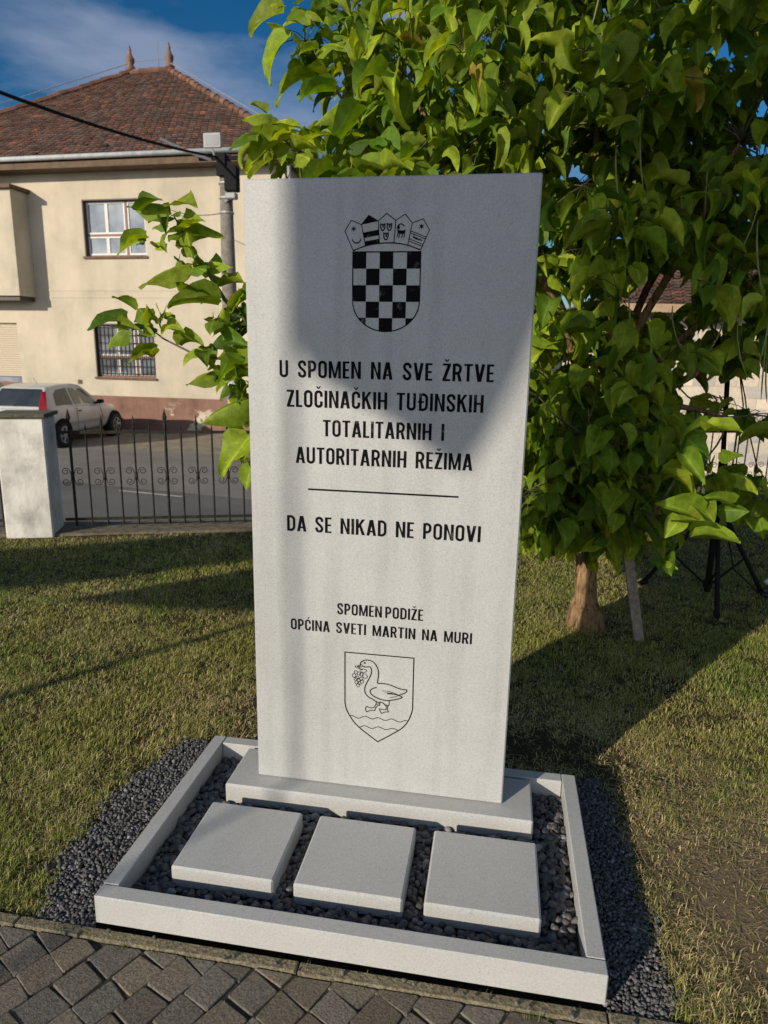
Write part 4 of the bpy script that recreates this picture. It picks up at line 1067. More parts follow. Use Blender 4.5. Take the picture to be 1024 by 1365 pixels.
def fence(s0, s1, first, label, nmod, mesh=None, bars=(.09, .892)):
    t = thing('iron_fence', label, 'fence', fpt(s0, 0, 0), FA)
    L = s1-s0
    for z in bars:
        b = MB(); b.box(0, L, -.006, .006, z-.013, z+.013); b.build('rail', M['iron'], t, local=True)
    proto = {}
    k = 0; s = first-s0
    while s < L-.03:
        typ = 'heavy' if k % 6 == 0 else ('long' if k % 2 == 0 else 'short')
        if typ not in proto:
            h, r, sp_ = {'heavy': (1.10, .0125, True), 'long': (1.047, .0085, True), 'short': (.96, .0085, False)}[typ]
            proto[typ] = picket_mesh(h, r, sp_).build('picket', M['iron'], t, local=True); proto[typ].location = (s, 0, 0)
        else: dup(proto[typ], t, (s, 0, 0))
        if k % 2 == 0 and .09 < s < L-.09:
            if 'scroll' not in proto: proto['scroll'] = scroll_mesh().build('scroll', M['iron'], t, local=True, smooth=True); proto['scroll'].location = (s, -.004, .488)
            else: dup(proto['scroll'], t, (s, -.004, .488))
        s += PIT; k += 1
    return t
fence(.05, 8.4, .146, 'long black iron fence with scrolls between the pillar and the right edge', 6)
fence(-3.2, -.43, -3.1, 'short black iron fence left of the white pillar', 6)
M['plaster'] = None
def plastermat(name, col, dirt=.35, scale=7, bmp=.35):
    mt, nt, b = newmat(name)
    p = pos(nt); n = noise(nt, scale, 6, .65, p); n2 = noise(nt, scale*9, 4, .6, p)
    ps = pos(nt, (4, 4, .7)); n3 = noise(nt, scale*.35, 4, .6, ps)
    r = ramp(nt, n.outputs['Fac'], [(.32, tuple(c*(1-dirt) for c in col)), (.52, col), (.75, tuple(min(1, c*1.12) for c in col))])
    r3 = ramp(nt, n3.outputs['Fac'], [(.35, 1-dirt*.6), (.6, 1.03)])
    c = mixc(nt, 1, r.outputs['Color'], r3.outputs['Color'], 'MULTIPLY')
    nt.links.new(c, b.inputs['Base Color']); b.inputs['Roughness'].default_value = .9; b.inputs['Specular IOR Level'].default_value = .2
    bump(nt, b, n2.outputs['Fac'], bmp, .01); return mt
M['pillar'] = plastermat('whitewashed_concrete', (.62, .60, .55), .36, 4)
M['cap'] = simple('mossy_cap', (.085, .08, .05), .95, var=.5, scale=30, bmp=.6)
pil = thing('gate_pillar', 'whitewashed square concrete pillar with a dark mossy cap in the fence line', 'pillar', fpt(-.205, -.02, -.05), FA)
b = MB(); b.box(-.198, .198, -.17, .17, 0, 1.085, bev=.012); b.build('shaft', M['pillar'], pil, local=True)
b = MB(); b.box(-.222, .222, -.20, .20, 1.087, 1.122, bev=.006); b.build('cap', M['cap'], pil, local=True)

# ------------------------------------------------------------------ the house across the street
HTH = -math.atan(.042)
HX, HY = -4.7526, 17.0996
house = thing('house', 'two storey cream plastered house with brown tiled hip roof across the street', 'house', (HX, HY, 0), HTH)
M['cream'] = plastermat('cream_plaster', (.48, .425, .33), .18, .9, .3)
M['plinthpaint'] = plastermat('brown_plinth_paint', (.22, .125, .095), .3, 2.0)
def peel():
    nt = M['plinthpaint'].node_tree; b = nt.nodes['Principled BSDF']; old = b.inputs['Base Color'].links[0].from_socket
    p = pos(nt, (1, 1, 1.6)); n = noise(nt, 1.3, 8, .68, p); r = ramp(nt, n.outputs['Fac'], [(.585, 0), (.61, 1)])
    g = N(nt, 'ShaderNodeNewGeometry'); sp = N(nt, 'ShaderNodeSeparateXYZ'); nt.links.new(g.outputs['Position'], sp.inputs[0])
    h = N(nt, 'ShaderNodeMapRange'); nt.links.new(sp.outputs[2], h.inputs['Value']); h.inputs['From Min'].default_value = .15; h.inputs['From Max'].default_value = -.25
    mu = N(nt, 'ShaderNodeMath', operation='MULTIPLY'); nt.links.new(r.outputs['Color'], mu.inputs[0]); nt.links.new(h.outputs[0], mu.inputs[1])
    nt.links.new(mixc(nt, mu.outputs[0], old, (.50, .44, .36)), b.inputs['Base Color'])
peel()
M['tile'] = tinted('roof_tiles', .35, 9, .85, .3, .01, .25)
M['woodframe'] = simple('dark_window_frame', (.06, .045, .035), .6, var=.3)
M['redframe'] = simple('red_brown_frame', (.17, .07, .05), .6, var=.3)
M['whiteframe'] = simple('white_sash', (.52, .52, .5), .5, var=.12)
M['gutter'] = simple('zinc_gutter', (.36, .38, .39), .6, var=.2, scale=6)
M['soffit'] = simple('brown_soffit', (.10, .062, .035), .8, var=.35, scale=5)
def glassmat(name, lo, hi):
    mt, nt, b = newmat(name)
    p = pos(nt); n = noise(nt, 1.4, 3, .5, p); r = ramp(nt, n.outputs['Fac'], [(.35, lo), (.65, hi)])
    nt.links.new(r.outputs['Color'], b.inputs['Base Color']); b.inputs['Roughness'].default_value = .06; b.inputs['Specular IOR Level'].default_value = .7
    return mt
M['glass'] = glassmat('window_glass', (.03, .036, .045), (.16, .18, .21))
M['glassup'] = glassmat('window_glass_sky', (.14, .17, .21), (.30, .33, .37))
M['shutter'] = simple('beige_shutter', (.45, .38, .28), .7, var=.1)
HL = dict(parent=house, local=True)
# front wall with two window openings and the garage opening
def wall_with_holes(x0, x1, z0, z1, holes, y=0, th=.3):
    b = MB()
    xs = sorted({x0, x1}|{h[i] for h in holes for i in (0, 1)}); zs = sorted({z0, z1}|{h[i] for h in holes for i in (2, 3)})
    ins = lambda x, z: any(h[0] < x < h[1] and h[2] < z < h[3] for h in holes)
    for a, c in zip(xs[:-1], xs[1:]):
        for e, f in zip(zs[:-1], zs[1:]):
            if not ins((a+c)/2, (e+f)/2): b.add([(a, y, e), (c, y, e), (c, y, f), (a, y, f)], [(0, 1, 2, 3)])
    for h in holes:
        a, c, e, f = h
        b.add([(a, y, e), (a, y+th, e), (a, y+th, f), (a, y, f)], [(0, 1, 2, 3)]); b.add([(c, y, e), (c, y, f), (c, y+th, f), (c, y+th, e)], [(0, 1, 2, 3)])
        b.add([(a, y, e), (c, y, e), (c, y+th, e), (a, y+th, e)], [(0, 1, 2, 3)]); b.add([(a, y, f), (a, y+th, f), (c, y+th, f), (c, y, f)], [(0, 1, 2, 3)])
    return b
W1 = (-5.98, -4.07, 4.11, 5.61); W2 = (-5.90, -3.99, .78, 2.29); GA = (-11.4, -8.43, -.70, 2.28)
b = wall_with_holes(-13, 0, -.8, 6.5, [W1, W2, GA])
b.add([(0, 0, -.8), (0, 10.9, -.8), (0, 10.9, 6.5), (0, 0, 6.5)], [(0, 1, 2, 3)]); b.add([(-13, 0, -.8), (-13, 0, 6.5), (-13, 10.9, 6.5), (-13, 10.9, -.8)], [(0, 1, 2, 3)]); b.add([(-13, 10.9, -.8), (-13, 10.9, 6.5), (0, 10.9, 6.5), (0, 10.9, -.8)], [(0, 1, 2, 3)])
b.build('wall', M['cream'], recalc=False, **HL)
b = MB(); b.box(-8.43, .03, -.03, .01, -.8, .24); b.box(.002, .032, -.028, 10.9, -.8, .24); b.build('plinth', M['plinthpaint'], **HL)
b = MB(); b.box(-7.68, .012, -.012, .01, 3.185, 3.215); b.box(-7.68, .012, -.012, .01, 2.995, 3.02); b.build('string_course', M['cream'], **HL)
def window(w, rec, grille, glass):
    x0, x1, z0, z1 = w
    f = MB(); t = .05
    f.box(x0, x1, rec-.04, rec+.04, z0, z0+t); f.box(x0, x1, rec-.04, rec+.04, z1-t, z1); f.box(x0, x0+t, rec-.039, rec+.039, z0+t, z1-t); f.box(x1-t, x1, rec-.039, rec+.039, z0+t, z1-t)
    zt = z0+.58; xm = x0+1.27
    f.box(x0+t, x1-t, rec-.037, rec+.037, zt-.03, zt+.03); f.box(xm-.035, xm+.035, rec-.036, rec+.036, z0+t, z1-t)
    fr = f.build('window', M['redframe'], **HL)
    sa = MB(); s = .045
    for (a, c) in ((x0+t, x0+.66), (x0+.66, xm-.035), (xm+.035, x1-t)):
        for (e, g) in ((z0+t, zt-.03), (zt+.03, z1-t)):
            y0, y1 = rec-.025, rec+.025
            sa.box(a+.003, c-.003, y0, y1, e+.002, e+s); sa.box(a+.003, c-.003, y0, y1, g-s, g-.002); sa.box(a+.003, a+s, y0+.001, y1-.001, e+s, g-s); sa.box(c-s, c-.003, y0+.001, y1-.001, e+s, g-s)
    o = sa.build('sash', M['whiteframe'], fr, local=True)
    p = MB(); p.add([(x0, rec, z0), (x1, rec, z0), (x1, rec, z1), (x0, rec, z1)], [(0, 1, 2, 3)]); p.build('pane', glass, fr, local=True, recalc=False)
    si = MB(); si.box(x0-.04, x1+.04, -.05, .18, z0-.06, z0-.002); si.build('sill', M['soffit'], fr, local=True)
    rv = MB(); rv.box(x0+.003, x0+.03, .003, rec-.04, z0+.003, z1-.003); rv.box(x0+.032, x1-.003, .003, rec-.04, z1-.03, z1-.003); rv.build('lining', M['woodframe'], fr, local=True)
    if grille:
        gr = MB()
        n = 15
        for i in range(n): x = x0+.05+(x1-x0-.1)*i/(n-1); gr.box(x-.009, x+.009, .06, .078, z0+.03, z1-.03)
        for i in range(7): z = z0+.10+(z1-z0-.2)*i/6; gr.box(x0+.03, x1-.03, .0785, .092, z-.009, z+.009)
        gr.build('grille', M['iron'], fr, local=True)
    return fr
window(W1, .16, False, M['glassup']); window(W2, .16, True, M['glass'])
cu = MB()
for i in range(14):
    pass
b = MB()
for i in range(24): z = 2.28-.065*(i+1); b.box(GA[0], GA[1], .10+(i % 2)*.004, .125, z+.003, z+.062)
b.build('roller_shutter', M['shutter'], **HL)
b = MB(); b.box(GA[0], GA[1], .16, .20, .55, .72); b.build('door_window', M['glassup'], **HL)
b = MB(); b.box(GA[0], GA[1], .15, .21, -.7, .548); b.build('garage_door', M['plinthpaint'], **HL)
b = MB(); b.box(-11.5, -7.68, -.68, .004, 3.02, 5.80); b.box(-11.52, -7.665, -.70, .004, 3.002, 3.19); bay = b.build('bay', M['cream'], **HL)
b = MB(); b.box(-11.6, -7.58, -.80, .003, 5.803, 5.90); b.build('bay_roof', M['soffit'], bay, local=True)
b = MB(); b.box(-11.4, -7.74, -.62, .002, 2.88, 3.0); b.build('bay_bracket', M['woodframe'], bay, local=True)
b = MB(); b.box(-6.53, -6.40, -.02, .004, .56, .68); b.build('vent', M['soffit'], **HL)
# eaves: soffit, gutter, downpipe
EX0, EX1, EY0, EY1, EZ = -13.55, .55, -.55, 11.45, 6.52
b = MB(); b.box(EX0+.02, EX1-.02, EY0+.02, EY1-.02, 6.30, 6.46); b.build('soffit', M['soffit'], **HL)
b = MB()
for p0, p1 in (((EX0-.05, EY0-.05), (EX1+.05, EY0-.05)), ((EX1+.05, EY0-.05), (EX1+.05, EY1))):
    b.tube([(*p0, 6.545), (*p1, 6.545)], .068, 8)
b.build('gutter', M['gutter'], smooth=True, **HL)
b = MB(); b.tube([(.25, -.58, 6.50), (.24, -.4, 6.35), (.16, -.13, 6.12), (.14, -.10, 5.8), (.14, -.10, -.6)], .05, 8); b.build('downpipe', M['gutter'], smooth=True, **HL)
# roof: every course of tiles is laid, each tile a little off
RX0, RX1, RY, RZ = -7.45, -6.0, 5.45, 10.72
b = MB()
def face_tiles(A, B, C, D, wt=.20, ex=.155):
    """A-B eave (left to right), D-C ridge; tiles laid in courses"""
    A, B, C, D = map(Vector, (A, B, C, D)); up = ((D+C)/2-(A+B)/2); n = int(up.length/ex)
    nrm = (B-A).cross(D-A).normalized()
    if nrm.z < 0: nrm = -nrm
    sl = (D-A).lerp(C-B, .5)
    ud = nrm.cross((B-A).normalized()).normalized(); ud = ud if ud.z > 0 else -ud
    for i in range(n+1):
        t0 = i/n; t1 = min(1.0, (i+1.25)/n)
        l0, r0, l1, r1 = A.lerp(D, t0), B.lerp(C, t0), A.lerp(D, min(1, t1)), B.lerp(C, min(1, t1))
        cnt = max(1, int((r0-l0).length/wt)); ph = .5*(i % 2)
        row = R.uniform(.9, 1.1)
        for k in range(-1, cnt+1):
            a = max(0, (k+ph)/cnt); c = min(1, (k+1+ph)/cnt)
            if c-a < .15/cnt: continue
            g = .010/max(.2, (r0-l0).length); j = R.uniform(-.006, .012)
            if R.random() < .01: j += R.uniform(.01, .05)
            q = [l0.lerp(r0, a+g), l0.lerp(r0, c-g), l1.lerp(r1, c-g), l1.lerp(r1, a+g)]
            top = [q[0]+nrm*(.034+j), q[1]+nrm*(.034+j+R.uniform(-.004, .004)), q[2]+nrm*.004, q[3]+nrm*.004]
            mid = (top[0]+top[1])/2-ud*.035
            s = R.uniform(.75, 1.5)*row; u = R.random()
            col = (.112*s, .063*s, .047*s) if u < .66 else ((.085*s, .062*s, .052*s) if u < .95 else (.19*s, .085*s, .052*s))
            b.add([q[0]-nrm*.0, top[0], mid, top[1], q[1]-nrm*.0, top[2], top[3]], [(1, 2, 3, 5, 6), (0, 4, 3, 2, 1)], col)
    b.add([A-nrm*.01, B-nrm*.01, C-nrm*.01, D-nrm*.01], [(0, 1, 2, 3)], (.10, .05, .035))
face_tiles((EX0, EY0, EZ), (EX1, EY0, EZ), (RX1, RY, RZ), (RX0, RY, RZ))
face_tiles((EX1, EY0, EZ), (EX1, EY1, EZ), (RX1, RY+.01, RZ), (RX1, RY, RZ))
for q in (((EX0, EY1, EZ), (EX0, EY0, EZ), (RX0, RY, RZ), (RX0, RY+.01, RZ)), ((EX1, EY1, EZ), (EX0, EY1, EZ), (RX0, RY, RZ), (RX1, RY, RZ))):
    b.add(q, [(0, 1, 2, 3)], (.12, .06, .04))
roof = b.build('roof', M['tile'], recalc=False, **HL)
b = MB()
def ridge(p0, p1):
    p0, p1 = Vector(p0), Vector(p1); n = int((p1-p0).length/.36)
    for i in range(n):
        a = p0.lerp(p1, i/n); c = p0.lerp(p1, (i+1.12)/n); s = R.uniform(.7, 1.35); o = Vector((R.uniform(-.015, .015), 0, R.uniform(.01, .04)))
        b.tube([a+o, c+o], [.125, .10], 8, (.145*s, .075*s, .052*s))
ridge((EX1, EY0, EZ), (RX1, RY, RZ)); ridge((EX0, EY0, EZ), (RX0, RY, RZ)); ridge((RX0, RY, RZ), (RX1, RY, RZ)); ridge((EX1, EY1, EZ), (RX1, RY, RZ))
b.build('ridge_tiles', M['tile'], roof, local=True, recalc=False)
M['finial'] = simple('clay_finial', (.17, .10, .07), .8, var=.4, scale=8)
for x in (RX0, RX1):
    b = MB(); b.lathe([(.16, .0), (.17, .12), (.10, .22), (.14, .30), (.15, .40), (.09, .48), (.05, .60), (.06, .66), (.015, .80)], (x, RY, RZ+.05), 10); b.build('finial', M['finial'], roof, local=True, smooth=True)
M['wire'] = simple('galvanised_wire', (.35, .36, .37), .5, metal=.5)
b = MB()
hipL = [Vector((EX0, EY0, EZ)).lerp(Vector((RX0, RY, RZ)), t) for t in (.0, .2, .4, .6, .8, 1)]
b.tube([p+Vector((0, 0, .32)) for p in hipL], .013, 4)
for p in hipL: b.tube([p, p+Vector((0, 0, .33))], .012, 4)
hipR = [Vector((EX1, EY0, EZ)).lerp(Vector((RX1, RY, RZ)), t) for t in (.0, .2, .4, .6, .8, 1)]
b.tube([p+Vector((0.05, -.05, .22)) for p in hipR], .018, 4)
b.tube([(RX0+.1, RY, RZ+.35), (RX1-.1, RY, RZ+.35)], .01, 4); b.tube([(RX0+.95, RY+.2, RZ-.1), (RX0+.93, RY+.2, RZ+1.0)], .014, 4)
b.build('lightning_wire', M['wire'], roof, local=True)

# ------------------------------------------------------------------ utility pole, lamp, cables
M['polec'] = simple('pole_concrete', (.16, .145, .12), .9, var=.35, scale=12, bmp=.3)
PX, PY = -5.135, 14.0
up = thing('utility_pole', 'grey concrete utility pole in front of the cream house', 'utility pole', (PX, PY, GZ))
b = MB(); b.tube([(PX, PY, GZ-.1), (PX, PY, 2.5), (PX+.0, PY, 5.75)], [.215, .17, .125], 16); b.build('post', M['polec'], up, smooth=True)
b = MB(); b.box(PX+.05, PX+.34, PY-.24, PY-.02, 4.98, 5.48, bev=.02); b.build('junction_box', M['blackmetal'], up)
M['lightgrey'] = simple('light_grey_metal', (.24, .25, .26), .5, var=.1)
b = MB(); b.box(PX+.10, PX+.34, PY-.34, PY-.16, 4.80, 4.93, bev=.02); b.tube([(PX+.02, PY-.12, 4.78), (PX+.2, PY-.2, 4.86)], .03, 6); b.build('camera_housing', M['lightgrey'], up)
for z in (4.55, 4.85, 5.15):
    b = MB(); b.lathe([(.16, 0), (.165, .02), (.16, .04)], (PX, PY, z), 14); b.build('clamp_band', M['wire'], up)
b = MB(); b.box(PX-.55, PX+.35, PY-.14, PY-.08, 5.62, 5.70); b.box(PX-.12, PX+.08, PY-.22, PY-.06, 5.3, 5.75); arm = b.build('cross_arm', M['blackmetal'], up)
b = MB(); b.tube([(PX-.16, PY-.10, 5.6), (PX-.24, PY-.12, 5.85)], .02, 6); b.box(PX-.42, PX-.02, PY-.17, PY-.10, 5.86, 6.16, bev=.015); fl = b.build('floodlight', M['lightgrey'], up)
M['lampglass'] = simple('floodlight_glass', (.045, .055, .07), .3, var=.1)
b = MB(); b.box(PX-.375, PX-.065, PY-.176, PY-.171, 5.905, 6.115); b.build('front_glass', M['lampglass'], fl)
b = MB(); b.tube([(PX-.25, PY-.1, 5.62), (PX-.7, PY-.4, 5.74), (PX-1.15, PY-.7, 5.92)], .03, 6); b.build('bracket', M['lightgrey'], up)
M['poster'] = tinted('poster_paper', .3, 60, .7, 0)
b = MB(); 
for i, (z0, z1, col) in enumerate(((.30, .52, (.10, .14, .25)), (.52, .62, (.55, .5, .45)), (.12, .30, (.45, .22, .12)), (.62, .74, (.45, .47, .5)))):
    for k in range(5):
        a, c = rad(255+k*18), rad(255+(k+1)*18); r = .203
        b.add([(PX+r*math.cos(a), PY+r*math.sin(a), z0+.2), (PX+r*math.cos(c), PY+r*math.sin(c), z0+.2), (PX+r*math.cos(c), PY+r*math.sin(c), z1+.2), (PX+r*math.cos(a), PY+r*math.sin(a), z1+.2)], [(0, 1, 2, 3)], col)
b.build('poster', M['poster'], up, recalc=False)
def cable(p0, p1, sag, r, label, n=14):
    p0, p1 = Vector(p0), Vector(p1); b = MB(); pts = []
    for i in range(n+1):
        t = i/n; q = p0.lerp(p1, t); q.z -= sag*4*t*(1-t); pts.append(q)
    b.tube(pts, r, 6); tag(b.build('overhead_cable', M['blackmetal'], smooth=True), label, 'cable', 'cables hung from the utility pole')
e = ray_at(0, 92, 8.0); s_ = Vector((PX-.1, PY-.1, 5.68)); far = s_+(e-s_)*1.9
cable(s_, far, .30, .026, 'thick black overhead cable running up to the left edge from the pole')
cable((PX+.05, PY, 4.6), (HX-3.2, HY-.03, 5.25), .10, .009, 'thin wire from the pole to the house wall beside the upper window')

# ------------------------------------------------------------------ parked cars
def car(name, label, paint, loc, rz, group):
    t = thing(name, label, 'car', loc, rz, group)
    K = dict(parent=t, local=True)
    # body: stations along the length (x forward from the tail), half section points
    st = []
    #        x     zlow  half widths: sill, mid, belt, top    z: sill  mid  belt  top
    prof = [(.00, .34, .50, .60, .56, .50, .44, .60, .74, .78),
            (.06, .27, .66, .73, .70, .60, .42, .62, .84, .90),
            (.22, .24, .74, .80, .78, .70, .40, .64, .92, .96),
            (.62, .22, .78, .825, .80, .72, .36, .64, .93, .975),
            (1.3, .20, .79, .83, .805, .72, .34, .62, .92, .965),
            (2.1, .20, .79, .83, .80, .70, .34, .61, .90, .95),
            (2.7, .20, .785, .825, .785, .68, .35, .60, .885, .935),
            (3.05, .21, .77, .81, .755, .60, .37, .59, .84, .88),
            (3.45, .23, .71, .765, .69, .50, .40, .57, .76, .80),
            (3.70, .26, .58, .64, .58, .40, .43, .55, .68, .71),
            (3.80, .32, .46, .50, .46, .34, .45, .53, .61, .63)]
    b = MB(); n = 11
    for (x, zl, w1, w2, w3, w4, z1, z2, z3, z4) in prof:
        half = [(w1*.8, zl), (w1, z1), (w2, z2), (w3, z3), (w4, z4)]
        ring = half+[(0, z4+.015)]+[(-w, z) for w, z in reversed(half)]
        b.v += [(x, w, z) for w, z in ring]
    for i in range(len(prof)-1):
        for j in range(n): b.f.append((i*n+j, i*n+(j+1) % n, (i+1)*n+(j+1) % n, (i+1)*n+j)); b.c.append(None)
    b.f.append(tuple(range(n))); b.c.append(None); b.f.append(tuple((len(prof)-1)*n+j for j in range(n))); b.c.append(None)
    body = b.build('body', paint, smooth=True, **K)
    body.data.materials.append(M['blackmetal'])
    md = body.modifiers.new('sub', 'SUBSURF'); md.levels = 2; md.render_levels = 2
    # greenhouse: roof on pillars
    belt = [(.14, .70, .93), (.95, .745, .935), (1.75, .745, .925), (2.72, .68, .915)]
    roofp = [(.50, .56, 1.40), (1.0, .585, 1.455), (1.55, .575, 1.455), (1.98, .53, 1.405)]
    g = MB(); 
    for (x, w, z) in belt: g.v += [(x, w, z), (x, -w, z)]
    for (x, w, z) in roofp: g.v += [(x, w, z), (x, -w, z)]
    for i in range(3):
        g.f += [(2*i, 2*i+2, 8+2*i+2, 8+2*i), (2*i+1, 8+2*i+1, 8+2*i+3, 2*i+3), (8+2*i, 8+2*i+2, 8+2*i+3, 8+2*i+1)]
    g.f += [(0, 8, 9, 1), (6, 7, 15, 14)]; g.c += [None]*len(g.f)
    cab = g.build('cabin', paint, smooth=False, **K)
    bv = cab.modifiers.new('bev', 'BEVEL'); bv.width = .05; bv.segments = 3; bv.limit_method = 'ANGLE'; bv.angle_limit = rad(25)
    for p in cab.data.polygons: p.use_smooth = True
    # glass, set a little proud of the pillars
    def quad(name, pts, mat, out, par=t):
        pts = [Vector(p) for p in pts]; nn = (pts[1]-pts[0]).cross(pts[2]-pts[0]).normalized(); c = sum(pts, Vector())/len(pts)
        if nn.dot(Vector(out)) < 0: nn = -nn
        b = MB(); k = len(pts); b.add([p+nn*.012 for p in pts]+[p-nn*.004 for p in pts], [tuple(range(k))]+[(i, (i+1) % k, (i+1) % k+k, i+k) for i in range(k)])
        return b.build(name, mat, par, local=True)
    def on_side(x, u, s):   # u 0 belt .. 1 roof
        def ip(tab, x):
            for a, c in zip(tab[:-1], tab[1:]):
                if a[0] <= x <= c[0]: f = (x-a[0])/(c[0]-a[0]); return (a[1]+(c[1]-a[1])*f, a[2]+(c[2]-a[2])*f)
            return tab[0][1:] if x < tab[0][0] else tab[-1][1:]
        w0, z0 = ip(belt, x); w1, z1 = ip(roofp, x)
        return (x, s*(w0+(w1-w0)*u), z0+(z1-z0)*u)
    for s in (-1, 1):
        quad('side_window', [on_side(.62, .10, s), on_side(1.27, .06, s), on_side(1.20, .83, s), on_side(.80, .80, s), on_side(.66, .62, s)], M['carglass'], (0, s, .2))
        quad('side_window', [on_side(1.36, .06, s), on_side(2.42, .05, s), on_side(2.28, .25, s), on_side(1.92, .80, s), on_side(1.30, .83, s)], M['carglass2'], (0, s, .2))
        quad('tail_light', [(.045, s*.64, .72), (.20, s*.765, .74), (.21, s*.735, 1.0), (.43, s*.60, 1.32), (.36, s*.545, 1.31), (.115, s*.60, .98)], M['taillight'], (-1, s*.6, .2))
        b = MB(); b.box(2.24, 2.40, min(s*.80, s*.95), max(s*.80, s*.95), .93, 1.03, bev=.03); b.box(2.30, 2.38, min(s*.70, s*.82), max(s*.70, s*.82), .92, .96); b.build('mirror', M['blackmetal'], **K)
        dl = MB(); y = s*.833; dl.tube([(1.30, s*.826, .32), (1.29, s*.845, .62), (1.30, s*.815, .91)], .006, 4); dl.tube([(2.42, s*.818, .40), (2.46, s*.838, .62), (2.40, s*.800, .90)], .006, 4); dl.tube([(1.30, s*.826, .32), (2.42, s*.818, .34)], .006, 4)
        door = dl.build('door', M['blackmetal'], **K)
        b = MB(); b.box(1.36, 1.47, min(s*.825, s*.85), max(s*.825, s*.85), .79, .825, bev=.008); b.build('handle', M['blackmetal'], door, local=True)
        b = MB(); b.box(.95, 2.55, min(s*.822, s*.842), max(s*.822, s*.842), .50, .56, bev=.006); b.build('side_strip', M['striptone'], **K)
        for x in (.66, 3.12):
            wz = .30; yo = s*.80 if x < 2 else s*.785
            b = MB(); b.lathe([(.20, -.15), (.355, -.15), (.365, .0), (.36, .045), (.345, .050)], (x, yo-.0, wz+.02), 26, 'y') if s > 0 else b.lathe([(.20, .15), (.355, .15), (.365, .0), (.36, -.045), (.345, -.050)], (x, yo, wz+.02), 26, 'y'); arch = b.build('wheel_arch', M['blackmetal'], **K)
            yw = s*.80
            b = MB(); d = s; b.lathe([(.19, -.19*d), (.275, -.19*d), (.295, -.15*d), (.297, -.03*d+.03*d), (.285, .045*d), (.20, .062*d)], (x, yw, wz), 28, 'y'); wh = b.build('wheel', M['tyre'], smooth=True, **K)
            b = MB(); b.lathe([(.195, .040*d), (.20, .066*d), (.18, .068*d), (.17, .045*d)], (x, yw, wz), 24, 'y')
            for q in range(6):
                w = rad(60*q+10); c, sn = math.cos(w), math.sin(w)
                b.tube([(x+c*.04, yw+.062*d, wz+sn*.04), (x+c*.18, yw+.058*d, wz+sn*.18)], [.026, .020], 5)
            b.lathe([(.05, .05*d), (.05, .072*d), (.02, .076*d)], (x, yw, wz), 12, 'y'); b.build('rim', M['rim'], wh, local=True)
    quad('rear_window', [(.16, -.60, .985), (.16, .60, .985), (.455, .50, 1.36), (.455, -.50, 1.36)], M['carglass'], (-1, 0, .4))
    quad('windscreen', [(2.62, -.60, .965), (2.62, .60, .965), (2.05, .47, 1.37), (2.05, -.47, 1.37)], M['carglass'], (1, 0, .4))
    b = MB(); b.tube([(.13, .02, .99), (.17, .02, 1.01), (.27, -.32, 1.12)], .010, 5); b.build('wiper', M['blackmetal'], **K)
    b = MB(); b.box(-.035, .10, -.62, .62, .36, .58, bev=.03); b.build('bumper', paint, **K)
    b = MB(); b.box(-.012, .04, -.26, .26, .66, .77, bev=.004); b.build('number_plate', M['whiteplastic'], **K)
    b = MB(); b.tube([(1.05, 0, 1.455), (.92, 0, 1.60)], .006, 4); b.build('aerial', M['blackmetal'], **K)
    return t
def paintmat(name, col):
    mt, nt, b = newmat(name); p = pos(nt); n = noise(nt, 3, 4, .6, p); r = ramp(nt, n.outputs['Fac'], [(.3, tuple(c*.9 for c in col)), (.7, tuple(c*1.05 for c in col))])
    nt.links.new(r.outputs['Color'], b.inputs['Base Color']); b.inputs['Metallic'].default_value = .15; b.inputs['Roughness'].default_value = .4; b.inputs['Coat Weight'].default_value = .5; b.inputs['Coat Roughness'].default_value = .12
    return mt
M['carglass'] = glassmat('car_glass', (.015, .02, .025), (.04, .05, .06)); M['carglass2'] = glassmat('car_glass_green', (.07, .085, .065), (.14, .16, .12))
M['taillight'] = simple('red_tail_light', (.30, .012, .015), .25, var=.2, coat=.5); M['tyre'] = simple('tyre_rubber', (.02, .02, .02), .85, var=.2); M['rim'] = simple('alloy_rim', (.42, .42, .43), .35, metal=.6, var=.1)
M['striptone'] = simple('side_strip', (.30, .28, .26), .6, var=.1)
CH = math.atan2(16.05-13.25, -9.48+9.18)
car('parked_car', 'silver beige hatchback parked nose towards the house behind the pillar', paintmat('silver_beige_paint', (.56, .55, .52)), (-9.90, 12.62, GZ+.01), CH-.06, 'cars parked before the house')
car('parked_car', 'dark car at the left edge beside the silver beige hatchback', paintmat('dark_paint', (.03, .03, .035)), (-12.15, 12.9, GZ+.01), CH+.03, 'cars parked before the house')

# ------------------------------------------------------------------ block built house on the right
blk = thing('block_building', 'unplastered building of pale concrete blocks with brown roof beyond the fence', 'building', (3.55, 11.9, GZ), rad(9))
M['block'] = tinted('concrete_block', .16, 14, .9, .4, .01)
M['mortar'] = simple('pale_mortar', (.52, .45, .36), .95, var=.15, scale=12)
b = MB(); rr_ = random.Random(5)
H = 3.25; Lw = 9.0
for i in range(16):
    z = i*.205; x = -(.2 if i % 2 else 0)
    while x < Lw:
        a, c = max(0, x)+.012, min(Lw, x+.40)-.012; s = rr_.uniform(.85, 1.12); w = rr_.random()
        col = (.56*s, .49*s, .39*s) if w < .75 else (.42*s, .395*s, .36*s)
        if c > a+.03: b.box(a, c, -.006-rr_.uniform(0, .007), .10, z+.010, z+.197, col)
        x += .40
b.build('wall', M['block'], blk, local=True)
b = MB(); b.box(.005, Lw, .004, 6, 0, H-.01); b.build('side_wall', M['mortar'], blk, local=True)
b = MB(); 
E0 = (-.55, -.5, H); E1 = (Lw+.5, -.5, H); E2 = (Lw+.5, 6.5, H); E3 = (-.55, 6.5, H); r0 = (2.9, 3, H+1.55); r1 = (Lw-2.9, 3, H+1.55)
b_ = b
def _t(A, B, C_, D_):
    face_tiles(A, B, C_, D_)
